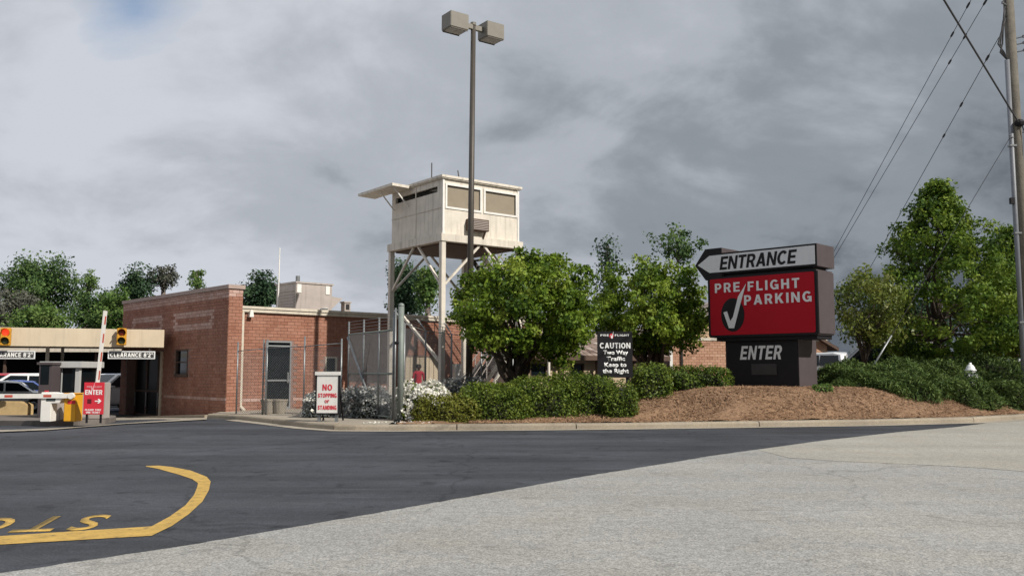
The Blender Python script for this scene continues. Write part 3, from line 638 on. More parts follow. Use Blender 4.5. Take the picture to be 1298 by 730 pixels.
# front
d0, d1 = fu(336, 470)[0], fu(368.5, 470)[0]; dz0, dz1 = 0.16, fu(350, 432)[1]
t0_, t1_ = fu(514, 470)[0], fu(556, 470)[0]; tz1 = fu(540, 452)[1]
g0, g1 = fu(604, 470)[0], fu(618, 470)[0]; gz0, gz1 = fu(611, 482)[1], fu(611, 462)[1]
s0_, s1_ = fu(412, 470)[0], fu(427, 470)[0]; sz0, sz1 = fu(420, 476)[1], fu(420, 452)[1]
holesF = [(d0, d1, dz0, dz1), (t0_, t1_, 0.1, tz1), (g0, g1, gz0, gz1), (s0_, s1_, sz0, sz1)]
m = MB(); wallcells(m, WT, LEN, -0.5, HR - 0.2, FV, FV + 0.3, holesF)
m.box((LEN - 0.3, FV + 0.3, -0.5), (LEN, DEP, HR - 0.2)); m.box((WT, DEP - 0.3, -0.5), (LEN - 0.3, DEP, HR - 0.2))
m.build('wall', 'mortar', bld)
brickwork(bld, WT + 0.002, LEN, 0.02, HR - 0.21, FV, holesF, lambda x, z: 0.50 < z < 0.62, 5)
rf = box((WT + 0.003, FV + 0.1, HR - 0.2), (LEN - 0.1, DEP, HR - 0.06)).build('roof', 'cream', bld)
mc = MB(); mc.box((WT - 0.1, FV - 0.16, HR - 0.1), (LEN + 0.1, FV + 0.1, HR)); mc.box((WT + 0.02, FV - 0.12, HR - 0.22), (LEN + 0.08, FV + 0.095, HR - 0.102))
mc.build('roof_edge', 'cream', rf, bevel=0.01)
# door: frame, transom, leaf, glass
dr = MB(); fw = 0.06
dr.box((d0, FV - 0.03, dz0), (d0 + fw, FV + 0.12, dz1)); dr.box((d1 - fw, FV - 0.03, dz0), (d1, FV + 0.12, dz1)); dr.box((d0 + fw, FV - 0.03, dz1 - fw), (d1 - fw, FV + 0.12, dz1))
dtr = fu(350, 437.5)[1]; dmid = fu(350, 482)[1]
dr.box((d0 + fw, FV - 0.02, dtr - 0.05), (d1 - fw, FV + 0.11, dtr)); dr.box((d0 + fw, FV - 0.02, dmid - 0.03), (d1 - fw, FV + 0.11, dmid + 0.03)); dr.box((d0 + fw, FV - 0.02, dz0), (d1 - fw, FV + 0.11, dz0 + 0.12))
do = dr.build('door', 'alu', bld)
for a, b in ((dz0 + 0.12, dmid - 0.03), (dmid + 0.03, dtr - 0.05), (dtr, dz1 - fw)): box((d0 + fw, FV + 0.04, a), (d1 - fw, FV + 0.06, b)).build('pane', 'glass', do)
box((d1 - fw - 0.10, FV - 0.07, dmid - 0.10), (d1 - fw - 0.06, FV - 0.02, dmid + 0.3)).build('handle', 'alu', do)
# tan service doors on the front, and two small windows
sv = MB(); sv.box((t0_, FV + 0.06, 0.1), (t1_, FV + 0.12, tz1)); so = sv.build('service_door', 'tan', bld)
nb = 7
for k in range(nb):
    a = t0_ + (t1_ - t0_) * k / nb; box((a + 0.02, FV + 0.03, 0.12), (a + (t1_ - t0_) / nb - 0.02, FV + 0.06, tz1 - 0.02)).build('plank', 'tan', so)
for a, b, c, d in ((g0, g1, gz0, gz1), (s0_, s1_, sz0, sz1)):
    w = MB(); w.box((a, FV - 0.02, c), (a + 0.06, FV + 0.1, d)); w.box((b - 0.06, FV - 0.02, c), (b, FV + 0.1, d)); w.box((a + 0.06, FV - 0.02, c), (b - 0.06, FV + 0.1, c + 0.06)); w.box((a + 0.06, FV - 0.02, d - 0.06), (b - 0.06, FV + 0.1, d))
    wo_ = w.build('window', 'cream', bld); box((a + 0.06, FV + 0.05, c + 0.06), (b - 0.06, FV + 0.07, d - 0.06)).build('pane', 'glass2', wo_)
# gate-side window and the recessed entrance
w = MB(); w.box((-0.02, w0, wz0), (0.12, w0 + 0.05, wz1)); w.box((-0.02, w1 - 0.05, wz0), (0.12, w1, wz1)); w.box((-0.02, w0 + 0.05, wz1 - 0.05), (0.12, w1 - 0.05, wz1)); w.box((-0.05, w0 - 0.05, wz0 - 0.09), (0.12, w1 + 0.05, wz0 + 0.03))
w.box((-0.01, w0 + 0.05, (wz0 + wz1) / 2 - 0.02), (0.10, w1 - 0.05, (wz0 + wz1) / 2 + 0.02))
wo_ = w.build('window', 'soffit', bld)
box((0.07, w0 + 0.05, wz0 + 0.03), (0.09, w1 - 0.05, wz1 - 0.05)).build('pane', 'glass', wo_)
nd = 3; ew = (e1 - e0) / nd
for k in range(nd):
    a, b = e0 + ew * k, e0 + ew * (k + 1); m = MB(); x = 0.36
    m.box((x, a, -0.7), (x + 0.1, a + 0.09, ez1)); m.box((x, b - 0.09, -0.7), (x + 0.1, b, ez1)); m.box((x, a + 0.09, ez1 - 0.12), (x + 0.1, b - 0.09, ez1)); m.box((x, a + 0.09, -0.7), (x + 0.1, b - 0.09, -0.2)); m.box((x, a + 0.09, 0.72), (x + 0.1, b - 0.09, 0.80))
    eo = m.build('entrance_door', 'soffit', bld)
    box((x + 0.04, a + 0.09, -0.2), (x + 0.06, b - 0.09, 0.72)).build('pane', 'tinted', eo); box((x + 0.04, a + 0.09, 0.80), (x + 0.06, b - 0.09, ez1 - 0.12)).build('pane', 'tinted', eo)
    box((x - 0.06, b - 0.16, 0.1), (x - 0.02, b - 0.12, 0.7)).build('handle', 'alu', eo)
    if k == 0: box((x + 0.025, a + 0.25, 0.3), (x + 0.036, b - 0.22, 1.25)).build('notice', 'blind', eo)
box((-0.06, e0 - 0.12, -0.8), (0.06, e0 + 0.06, ez1 + 0.02)).build('entrance_post', 'tan', bld)
# downspout and wall lamp
dp = fu(303, 450)[0] + 0.02
m = MB(); m.box((dp - 0.08, FV - 0.17, 0.28), (dp + 0.07, FV - 0.03, HR - 0.22)); m.bar((dp, FV - 0.10, 0.33), (dp + 0.05, FV - 0.34, 0.17), 0.15, 0.13)
m.build('downspout', 'cream', bld, bevel=0.012)
lu, lz = fu(316, 398)
lm_ = MB().box((lu - 0.08, FV - 0.05, lz - 0.12), (lu + 0.08, FV - 0.015, lz + 0.10)).build('wall_lamp', 'white', bld)
MB().prism([(-0.09, -0.12), (0.09, -0.12), (0.05, 0.14), (-0.05, 0.14)], -0.16, 0.0).build('lamp_shade', 'white', lm_, 0.01).location = (lu, FV - 0.05, lz)

# things standing on the roof
def on_roof(px, Y): p = at(px, 380, Y); return Vector((p.x, p.y, HR - 0.06))
p = on_roof(375, 37.2); hv = empty('rooftop_air_unit', p, ANG, 'large boxy grey air unit on the flat roof', 'air unit')
hh = at(375, 358, 37.2).z - p.z
m = MB(); m.box((0, 0, 0.12), (1.75, 1.7, hh)); m.build('housing', 'hvac', hv, 0.015)
MB().box((-0.04, -0.04, hh - 0.02), (1.8, 1.75, hh + 0.05)).build('lid', 'hvac', hv)
m = MB(); m.box((0.1, 0.15, 0.0), (0.25, 1.6, 0.12)); m.box((1.5, 0.15, 0.0), (1.65, 1.6, 0.12)); m.build('skid', 'galv', hv)
for x in (0.04, 1.42): box((x, -0.025, hh - 0.42), (x + 0.2, -0.002, hh - 0.06)).build('label_plate', 'white', hv)
MB().prism([(1.76, hh * 0.25), (2.35, hh * 0.62), (1.76, hh * 0.66)], 0.1, 1.5).build('intake_hood', 'hvac', hv)
for k in range(7): box((-0.03, 0.12, 0.3 + k * 0.13), (-0.002, 1.58, 0.36 + k * 0.13)).build('louvre', 'hvac', hv)
MB().tube([(0.35, 0.5, hh + 0.05), (0.35, 0.5, hh + 0.34)], 0.09, 10).build('flue', 'galv', hv)
m = MB(); m.tube([(1.0, -0.35, 0), (1.0, -0.35, 0.32), (1.3, -0.35, 0.36), (1.3, -0.05, 0.36)], 0.05, 8); m.build('pipe', 'white', hv)
p = on_roof(352.5, 38.0); an = empty('antenna_mast', p, 0, 'thin white antenna mast beside the rooftop air unit', 'antenna')
MB().tube([(0, 0, 0), (0.02, 0, at(354, 314, 38).z - p.z)], [0.035, 0.022], 8).build('mast', 'white', an); MB().lathe([(0.12, 0), (0.12, 0.04), (0.05, 0.08)], 12).build('base', 'galv', an)
p = on_roof(437, 39); rv = empty('roof_vent', p, ANG, 'small square grey vent on the flat roof', 'vent'); zt = at(440, 382, 39).z - p.z
box((0, 0, 0), (0.3, 0.3, zt - 0.06)).build('body', 'hvac', rv); box((-0.04, -0.04, zt - 0.06), (0.34, 0.34, zt)).build('cap', 'hvac', rv); box((0.06, -0.012, zt - 0.36), (0.24, -0.002, zt - 0.12)).build('grille', 'dark', rv)

# ------------------------------------------------------------------ guard tower
TA = R(38); TU = Vector((math.cos(TA), math.sin(TA))); TV = Vector((-math.sin(TA), math.cos(TA)))
TD = 31.0; tc_ = at(561, 306, TD); T2 = Vector((tc_.x, tc_.y)); tz = 0.16
tw = empty('guard_tower', (T2.x, T2.y, tz), TA, 'cream plywood guard tower on tall braced legs with a propped awning', 'tower')
TW = along(657, 270, T2, TU)[0]; TDp = along(497, 270, T2, TV)[0]
zf = tc_.z - tz; zr = at(563, 222, TD).z - tz; zrb = zf + 0.28
def tu(px, py): s, z = along(px, py, T2, TU); return s, z - tz
def tv(px, py): s, z = along(px, py, T2, TV); return s, z - tz
for x in (0.0, TW):
    for y in (0.0, TDp):
        o = 0.09; MB().box((x - o, y - o, 0), (x + o, y + o, zf)).build('leg', 'creamwood', tw, 0.012)
m = MB(); m.box((-0.13, -0.13, zf), (TW + 0.13, TDp + 0.13, zrb)); m.build('floor_rim', 'creamwood', tw, 0.01)
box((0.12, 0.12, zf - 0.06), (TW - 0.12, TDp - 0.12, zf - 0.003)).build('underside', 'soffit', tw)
zw = zr - 0.12
wa = tu(566, 232), tu(606.5, 232), tu(566, 266); wb = tu(613.5, 236), tu(655, 240), tu(613.5, 270)
# openings on the sunlit side, two windows; a long opening under the awning on the other side
zwt = zr - 0.34; zwb = zw - (zw - zrb) * 0.50
win = [(0.17, TW * 0.475, zwb, zwt), (TW * 0.545, TW - 0.14, zwb, zwt)]
awn0, awn1 = 0.35, TDp - 0.25; azb, azt = zwb + 0.55, zwt
m = MB(); wallcells(m, 0, TW, zrb, zw, 0, 0.1, win)
m2 = MB(); wallcells(m2, 0.1, TDp, zrb, zw, 0, 0.1, [(awn0, awn1, azb, azt)]); m.add([(p_[1], p_[0], p_[2]) for p_ in m2.v], m2.f)
m.box((TW - 0.1, 0.1, zrb), (TW, TDp, zw)); m.box((0.1, TDp - 0.1, zrb), (TW - 0.1, TDp, zw)); m.build('cabin_wall', 'creamwood', tw)
for a, b, c, d in win:
    f = MB(); t = 0.075
    f.box((a - t, -0.03, c - t), (a, 0.04, d + t)); f.box((b, -0.03, c - t), (b + t, 0.04, d + t)); f.box((a, -0.03, d), (b, 0.04, d + t)); f.box((a, -0.03, c - t), (b, 0.04, c))
    fo = f.build('window_frame', 'white', tw); box((a, 0.045, c), (b, 0.055, d)).build('blind', 'blind', fo)
for x in (-0.02, TW - 0.06): box((x, -0.028, zrb + 0.003), (x + 0.08, -0.003, zw)).build('corner_batten', 'white', tw)
bt = MB(); bt.box((-0.022, 0.13, zwb - 0.05), (-0.003, TDp, zwb - 0.02)); bt.box((-0.022, TDp * 0.5, zrb + 0.003), (-0.003, TDp * 0.5 + 0.05, zw)); bt.build('side_batten', 'creamwood', tw)
box((0.12, awn0, azb), (0.135, awn1, azt)).build('side_opening', 'glass', tw)
MB().box((-0.08, -0.08, zw), (TW + 0.08, TDp + 0.08, zw + 0.035)).box((-0.11, -0.11, zw + 0.035), (TW + 0.11, TDp + 0.11, zr)).build('roof', 'creamwood', tw)
# awning panel hinged at the roof edge, propped open on two struts
y0_ = tv(523, 229)[0]; W0 = T2 + TV * y0_; ow = along(497.5, 226, W0, -TU)[0]; y1_ = y0_ + along(454, 237, W0 - TU * ow, TV)[0]
aw = MB(); A = Vector((-0.115, 0, zw - 0.04)); D = Vector((-ow, 0, zw - 0.02))
aw.add([(A.x, y0_, A.z), (D.x, y0_, D.z), (D.x, y1_, D.z), (A.x, y1_, A.z), (A.x, y0_, A.z + 0.1), (D.x, y0_, D.z + 0.1), (D.x, y1_, D.z + 0.1), (A.x, y1_, A.z + 0.1)],
       [(0, 1, 2, 3), (7, 6, 5, 4), (0, 4, 5, 1), (1, 5, 6, 2), (2, 6, 7, 3), (3, 7, 4, 0)])
awo = aw.build('awning', 'creamwood', tw)
for y in (y0_ + 0.25, TDp - 0.2): MB().bar((-0.02, y, azb - 0.25), (-ow * 0.75, y, zw - 0.03), 0.04).build('strut', 'white', awo)
# braces between the legs
br = [((0, 0), (TW, 0)), ((0, 0), (0, TDp)), ((TW, 0), (TW, TDp)), ((0, TDp), (TW, TDp))]
for (xa, ya), (xb, yb) in br:
    a, b = Vector((xa, ya, 0)), Vector((xb, yb, 0)); off = 0.0; hb = 1.5
    d = (b - a).normalized()
    for p0, s in ((a, 1), (b, -1)):
        MB().bar(p0 + d * s * 0.11 + Vector((0, 0, zf - hb)), p0 + d * s * (hb + 0.1) + Vector((0, 0, zf - 0.02)), 0.075, 0.075).build('brace', 'creamwood', tw)
for a, b in (((0, TDp * 0.78, 3.55), (0, 0.11, 1.75)), ((TW, TDp * 0.3, 2.9), (TW, TDp - 0.11, 0.9)), ((TW - 0.11, 0, 2.55), (TW * 0.62, 0, 0.75))):
    MB().bar(a, b, 0.085).build('lower_brace', 'creamwood', tw)
# window air conditioner
au, az_ = tu(590.5, 285); au1 = tu(614, 285)[0]; ah = 0.42
ac = MB().box((au, -0.30, az_ - ah / 2), (au1, -0.002, az_ + ah / 2)).build('air_conditioner', 'soffit', tw, 0.01)
for k in range(6): box((au + 0.04, -0.315, az_ - 0.17 + k * 0.06), (au1 - 0.04, -0.302, az_ - 0.145 + k * 0.06)).build('louvre', 'hvac', ac)
MB().bar((au + 0.15, -0.02, az_ - 0.62), (au + 0.15, -0.27, az_ - 0.22), 0.05).bar((au1 - 0.15, -0.02, az_ - 0.62), (au1 - 0.15, -0.27, az_ - 0.22), 0.05).build('bracket', 'soffit', ac)
# stair at the back right: a flight out to a landing, a second flight back underneath
hm = zrb * 0.52; xl_ = TW + 2.9
for fl, (a, b, yo) in enumerate(((Vector((TW + 0.12, TDp - 0.9, zrb)), Vector((xl_, TDp - 0.9, hm)), 0.0), (Vector((xl_, TDp + 0.05, hm)), Vector((TW + 0.3, TDp + 0.05, 0.0)), 0.0))):
    st = MB()
    for y in (0, 0.8): st.bar(a + Vector((0, y, -0.1)), b + Vector((0, y, -0.1)), 0.05, 0.18)
    so = st.build('stair_stringer', 'bronze', tw)
    for k in range(13): q = a.lerp(b, (k + 0.5) / 13); box((q.x - 0.13, q.y + 0.03, q.z - 0.02), (q.x + 0.13, q.y + 0.77, q.z + 0.02)).build('tread', 'bronze', so)
    for y in (0.0, 0.8):
        for h_ in (0.5, 0.95): MB().bar(a + Vector((0, y, h_)), b + Vector((0, y, h_)), 0.035).build('handrail', 'hvac', so)
        for k in range(4): q = a.lerp(b, k / 3.0); MB().bar(q + Vector((0, y, -0.05)), q + Vector((0, y, 0.95)), 0.035).build('baluster', 'hvac', so)
box((xl_ + 0.02, TDp - 0.92, hm - 0.08), (xl_ + 0.95, TDp + 0.9, hm)).build('landing', 'creamwood', tw)
for x, y in ((xl_ + 0.85, TDp - 0.85), (xl_ + 0.85, TDp + 0.8)): box((x, y, 0), (x + 0.09, y + 0.09, hm - 0.085)).build('landing_post', 'creamwood', tw)
for x, y, h_, lean in ((0.1, 0.9, 0.62, 0.0), (1.35, 0.9, 0.5, -0.10)): MB().tube([(x, y, zr), (x + lean, y, zr + h_)], 0.02, 6).build('antenna', 'bronze', tw)

# ------------------------------------------------------------------ light pole
LD = 29.6; lb = at(594, 500, LD); lb.z = float(bz(lb.x, lb.y)); lt = at(600, 31, LD); lp = empty('light_pole', lb, 0, 'tall bronze car park lamp pole with two boxy heads', 'light pole')
tp = lt - lb
MB().tube([(0, 0, 0), tp], [0.115, 0.085], 12).build('pole', 'bronze', lp, smooth=True); MB().box((-0.2, -0.2, 0), (0.2, 0.2, 0.1)).build('base', 'bronze', lp)
LA = R(36); ax = Vector((math.cos(LA), math.sin(LA), 0)); pp = Vector((-ax.y, ax.x, 0))
MB().bar(tp - ax * 0.55 - Vector((0, 0, 0.12)), tp + ax * 0.55 - Vector((0, 0, 0.12)), 0.13, 0.16).build('arm', 'lampbox', lp); MB().tube([tp - Vector((0, 0, 0.05)), tp + Vector((0, 0, 0.05))], 0.1, 10).build('cap', 'lampbox', lp)
for s in (-1, 1):
    o = MB().box((-0.36, -0.30, -0.30), (0.36, 0.30, 0.24)).build('lamp_head', 'lampbox', lp, 0.015); o.location = tp + ax * s * 0.74 - Vector((0, 0, 0.10)); o.rotation_euler = (0, 0, LA)
    q = MB().box((-0.30, -0.25, -0.315), (0.30, 0.25, -0.303)).build('lens', 'lens', o)
    MB().box((-0.33, -0.28, -0.340), (0.33, -0.252, -0.302)).box((-0.33, 0.252, -0.340), (0.33, 0.28, -0.302)).build('lens_trim', 'bronze', o)

# ------------------------------------------------------------------ entrance sign
SA = R(44); SX = Vector((math.cos(SA), -math.sin(SA))); SY = Vector((math.sin(SA), math.cos(SA)))
sr = at(1037, 400, 28.3); S2 = Vector((sr.x, sr.y))      # front right edge of the red cabinet
wR = -along(898, 400, S2, SX)[0]; tR = min(1.6, along(1059, 400, S2, SY)[0])
SO = S2 - SX * wR                                         # local origin: front left edge of the red cabinet
zg = float(bz(S2.x, S2.y)) - 0.06
sg = empty('entrance_sign', (SO.x, SO.y, zg), -SA, 'big red and black entrance sign with arrow on a dark pedestal', 'sign')
def su(px, py): s, z = along(px, py, SO, SX); return s, z - zg
zb0, zb1 = su(1037, 424)[1], su(1037, 340.5)[1]
# pedestal
a0, a1 = su(920, 460)[0], su(1012, 460)[0]; P0_ = SO + SY * 0.22
a0 = along(920, 460, P0_, SX)[0]; a1 = along(1012, 460, P0_, SX)[0]; tP = along(1035, 460, P0_ + SX * a1, SY)[0]
pd = MB().box((a0, 0.22, 0.0), (a1, 0.22 + tP, zb0 - 0.12)).build('pedestal', 'black', sg, 0.012)
box((a1 - 0.25, 0.24, 0.003), (a1 + 0.012, 0.21 + tP, zb0 - 0.125)).build('pedestal_side_panel', 'brownsign', sg)
def pu(px, py): s, z = along(px, py, P0_, SX); return s, z - zg
el, er_ = pu(938, 447)[0], pu(991.5, 446)[0]; ez0_, ez1_ = pu(965, 455.5)[1], pu(965, 438)[1]
text('enter_lettering', 'ENTER', el, er_, ez0_, ez1_, 'lettergrey', pd, 0.214, shear=0.22)
q0, q1 = pu(953, 470)[0], pu(985, 468)[0]; qz0, qz1 = pu(970, 475)[1], pu(970, 461)[1]
MB().box((q0, 0.195, qz0), (q1, 0.216, qz1)).build('intercom_plate', M('dark grey plate', (0.045, 0.04, 0.042), 0.4, 0, 0.2, 8), pd, 0.004)
MB().box((0.25, 0.1, zb0 - 0.13), (wR - 0.1, tR - 0.1, zb0 + 0.02)).build('pedestal_cap', 'black', sg)
# red cabinet: housing, black frame, red face
MB().box((0, 0.03, zb0), (wR, tR, zb1)).build('cabinet', 'brownsign', sg, 0.05)
def rrect(x0, x1, z0, z1, r, n=5):
    o = []
    for cx2, cz2, a in ((x1 - r, z0 + r, -90), (x1 - r, z1 - r, 0), (x0 + r, z1 - r, 90), (x0 + r, z0 + r, 180)):
        o += [(cx2 + r * math.cos(R(a + 90 * k / n)), cz2 + r * math.sin(R(a + 90 * k / n))) for k in range(n + 1)]
    return o
MB().prism(rrect(0.0, wR, zb0, zb1, 0.09), 0.0, 0.028).build('cabinet_frame', 'black', sg)
fc = MB().prism(rrect(0.09, wR - 0.09, zb0 + 0.075, zb1 - 0.075, 0.06), -0.012, -0.001).build('red_face', 'red', sg)
def tl(name, body, pxl, pxr, pyt, pyb, **k):
    xa, xb = su(pxl, (pyt + pyb) / 2)[0], su(pxr, (pyt + pyb) / 2)[0]; pm = (pxl + pxr) / 2
    return text(name, body, xa, xb, su(pm, pyb)[1], su(pm, pyt)[1], 'lettergrey', fc, -0.014, **k)
tl('pre_lettering', 'PRE', 906.5, 938, 358.5, 370.5, bold=0.03, spacing=1.25)
tl('flight_lettering', 'FLIGHT', 948, 1013.5, 354.5, 367, bold=0.03, spacing=1.25)
tl('parking_lettering', 'PARKING', 943.5, 1029, 371.5, 384.5, bold=0.03, spacing=1.22)
ec, ezc = su(929, 399); erx = (su(943.5, 399)[0] - su(914, 399)[0]) / 2; erz = (su(929, 378)[1] - su(929, 420.5)[1]) / 2
MB().prism([(ec + erx * math.cos(R(10 * k)), ezc + erz * math.sin(R(10 * k))) for k in range(36)], -0.017, -0.0125).build('black_oval', 'black', fc)
ck = [(917.5, 396), (922, 394.5), (926, 407), (929.5, 402), (936, 376), (946, 359.5), (939.5, 383), (931, 416), (924.5, 416)]
MB().prism([su(*q_) for q_ in ck][::-1], -0.027, -0.0175).build('check_mark', 'lettergrey', fc)
# arrow cabinet, tip pointing left
zA0, zA1 = su(1035, 336.5)[1], su(1035, 308)[1]; xr = su(1034.5, 320)[0]
xt = su(881, 335)[0]; xb_ = su(893.5, 333)[0]; xs_ = su(914, 330)[0]; mid_ = (zA0 + zA1) / 2; hb2 = (zA1 - zA0) / 2 + 0.19
arrow = [(xt, mid_), (xb_, mid_ - hb2), (xs_, mid_ - hb2), (xs_, zA0), (xr, zA0), (xr, zA1), (xs_, zA1), (xs_, mid_ + hb2), (xb_, mid_ + hb2)]
tA = min(1.55, along(1057, 322, SO + SX * xr, SY)[0])
MB().prism(arrow, 0.06, tA).build('arrow_cabinet', 'brownsign', sg)
MB().prism([(x + (0.0 if x > xt else -0.02), z) for x, z in arrow], 0.03, 0.058).build('arrow_frame', 'black', sg)
hw = (zA1 - zA0) / 2 - 0.06
af = MB().prism([(xt + 0.10, mid_), (xb_ + 0.17, mid_ - hw), (xr - 0.06, mid_ - hw), (xr - 0.06, mid_ + hw), (xb_ + 0.17, mid_ + hw)], 0.018, 0.029).build('arrow_face', 'signwhite', sg)
xa, xb = su(911.5, 330)[0], su(1010, 323)[0]
text('entrance_lettering', 'ENTRANCE', xa, xb, mid_ - 0.235, mid_ + 0.235, 'black', af, 0.016, shear=0.18, spacing=0.88)
MB().box((0.3, 0.2, zb1 - 0.02), (xr - 0.2, tA - 0.2, zA0 + 0.02)).build('spacer', 'black', sg)

# ------------------------------------------------------------------ small signs
def panel_sign(name, label, px0, px1, py0, py1, Y, mat, rz=0.0, frame=None, thick=0.04, legs=(), cat='sign', legz=None, legmat='black', zoff=0):
    a, b = at(px0, py1, Y), at(px1, py0, Y); w = (b.x - a.x) / math.cos(rz); h = b.z - a.z
    base = legz if legz is not None else float(bz((a.x + b.x) / 2, Y))
    root = empty(name, ((a.x + b.x) / 2, Y, base), rz, label, cat); z0, z1 = a.z - base, b.z - base
    MB().box((-w / 2, 0, z0), (w / 2, thick, z1)).build('panel', mat, root, 0.006)
    if frame:
        f = 0.035; m = MB(); m.box((-w / 2 - f, -0.015, z0 - f), (-w / 2, thick + 0.01, z1 + f)); m.box((w / 2, -0.015, z0 - f), (w / 2 + f, thick + 0.01, z1 + f)); m.box((-w / 2, -0.015, z1), (w / 2, thick + 0.01, z1 + f)); m.box((-w / 2, -0.015, z0 - f), (w / 2, thick + 0.01, z0)); m.build('frame', frame, root)
    for lx in legs: MB().box((lx * w / 2 - 0.04, thick + 0.003, -0.1), (lx * w / 2 + 0.04, thick + 0.09, z1 - 0.05)).build('leg', legmat, root)
    return root, w, z0, z1
def line(root, name, body, w, z0, z1, l, r, t, b, mat, y=-0.002, **k):
    """l, r, t, b are fractions of the panel"""
    h = z1 - z0; return text(name, body, -w / 2 + l * w, -w / 2 + r * w, z1 - b * h, z1 - t * h, mat, root, y, **k)
cs, w, z0, z1 = panel_sign('caution_sign', 'black caution sign with white lettering above the clipped hedge', 757.5, 801.5, 420, 478.5, 26.55, 'black', 0.0, legs=(-0.7, 0.7))
line(cs, 'lettering', 'PRE', w, z0, z1, 0.09, 0.33, 0.062, 0.105, 'letterwhite', bold=0.03, spacing=1.2)
line(cs, 'lettering', 'FLIGHT', w, z0, z1, 0.50, 0.91, 0.062, 0.105, 'letterwhite', bold=0.03, spacing=1.2)
h = z1 - z0
def chk(root, w, z0, z1, cx, cy, s, mat):
    p = [(-0.28, 0.10), (-0.16, 0.16), (-0.05, -0.16), (0.30, 0.85), (0.10, -0.5), (-0.14, -0.5)]
    return MB().prism([(-w / 2 + cx * w + x * s, z1 - cy * (z1 - z0) + z * s) for x, z in p], -0.014, -0.003).build('check_mark', mat, root)
MB().prism([(-w / 2 + 0.405 * w + 0.062 * math.cos(R(20 * k)), z1 - 0.10 * h + 0.075 * math.sin(R(20 * k))) for k in range(18)], -0.006, -0.001).build('red_oval', 'red2', cs)
chk(cs, w, z0, z1, 0.42, 0.095, 0.16, 'letterwhite')
for body, l, r_, t, b in (('CAUTION', 0.07, 0.94, 0.245, 0.37), ('Two Way', 0.16, 0.87, 0.41, 0.535), ('Traffic', 0.25, 0.78, 0.545, 0.64), ('Keep to', 0.19, 0.82, 0.675, 0.80), ('the Right', 0.14, 0.88, 0.81, 0.935)):
    line(cs, 'lettering', body, w, z0, z1, l, r_, t, b, 'letterwhite', bold=0.035)
npos = gnd(414, 534)
ns, w, z0, z1 = panel_sign('no_stopping_sign', 'white no stopping board with red lettering before the fence', 400.5, 429.5, 474, 523.5, 25.4, 'white', R(-6), 'black', legs=(-0.8, 0.8), legmat='galv')
MB().box((-w / 2 - 0.05, -0.03, z1 - 0.03), (w / 2 + 0.05, 0.06, z1 + 0.07)).build('top_rail', 'white', ns)
for body, l, r_, t, b, bo in (('NO', 0.27, 0.72, 0.26, 0.42, 0.05), ('STOPPING', 0.07, 0.93, 0.49, 0.60, 0.025), ('or', 0.38, 0.60, 0.66, 0.74, 0.02), ('STANDING', 0.07, 0.93, 0.80, 0.91, 0.025)):
    line(ns, 'lettering', body, w, z0, z1, l, r_, t, b, 'red2', bold=bo)
MB().box((-w / 2, 0.55, 0.0), (-w / 2 + 0.05, 0.60, 0.05)).bar((-w / 2 + 0.025, 0.6, 0.02), (-w / 2 + 0.025, 0.06, z1 - 0.1), 0.04).build('prop', 'black', ns); MB().bar((w / 2 - 0.025, 0.6, 0.02), (w / 2 - 0.025, 0.06, z1 - 0.1), 0.04).build('prop', 'black', ns)

# ------------------------------------------------------------------ chain link fencing
def chain(m, L, h, z0, y=0.0, step=0.085, w=0.0055, zf=None):
    """woven diagonals of one panel in local XZ"""
    n = int((L + h) / step)
    for k in range(n + 1):
        s = k * step
        xa, za, xb, zb = (s, 0.0, s - h, h)
        if xa > L: za += xa - L; xa = L
        if xb < 0: zb += xb; xb = 0.0
        if zb - za > 0.03:
            m.bar((xa, y, z0 + za), (xb, y, z0 + zb), w); m.bar((L - xa, y + 0.004, z0 + za), (L - xb, y + 0.004, z0 + zb), w)
    return m
def fence_run(name, label, pts, h, barbed=True, rails=(1.0,), hs=None, tilt=1, mesh=True, postr=0.028, skip=(), rh=None):
    root = empty(name, pts[0], 0, label, 'fence'); o0 = Vector(pts[0]); hs = hs or [h] * len(pts); rh = rh or hs
    for i, p in enumerate(pts):
        q = Vector(p) - o0; MB().tube([q, q + Vector((0, 0, hs[i] + 0.02))], postr, 8).build('post', 'galv', root, smooth=True)
    for i in range(len(pts) - 1):
        if i in skip: continue
        a, b = Vector(pts[i]) - o0, Vector(pts[i + 1]) - o0
        for r_ in rails: MB().tube([a + Vector((0, 0, rh[i] * r_)), b + Vector((0, 0, rh[i + 1] * r_))], 0.017, 6).build('rail', 'galv', root, smooth=True)
        d = b - a; L = math.hypot(d.x, d.y)
        if mesh:
            o = chain(MB(), L, min(rh[i], rh[i + 1]) - 0.08, 0.05).build('chain_link', 'wire', root); o.location = a; o.rotation_euler = (0, 0, math.atan2(d.y, d.x)); o['kind'] = 'stuff'
        if barbed:
            nrm = Vector((-d.y, d.x, 0)).normalized() * tilt
            for k in range(3): MB().tube([a + Vector((0, 0, hs[i] + 0.12 * (k + 1))) - nrm * 0.1 * (k + 1), b + Vector((0, 0, hs[i + 1] + 0.12 * (k + 1))) - nrm * 0.1 * (k + 1)], 0.006, 4).build('barbed_wire', 'wire', root)
            for q, hh_ in ((a, hs[i]), (b, hs[i + 1])): MB().tube([q + Vector((0, 0, hh_)), q + Vector((0, 0, hh_ + 0.4)) - nrm * 0.32], 0.016, 6).build('arm', 'galv', root)
    return root
def gp(px, Y):
    p = at(px, 500, Y); return Vector((p.x, p.y, 0.155))
f1 = [gp(300, 30.0), gp(333, 29.4), gp(337.5, 29.3), gp(385, 28.3), gp(432, 27.4)]
hs1 = [at(px, y, Y).z - 0.155 for px, y, Y in ((300, 434, 30.0), (333, 431, 29.4), (337.5, 431, 29.3), (385, 427, 28.3), (432, 430, 27.4))]
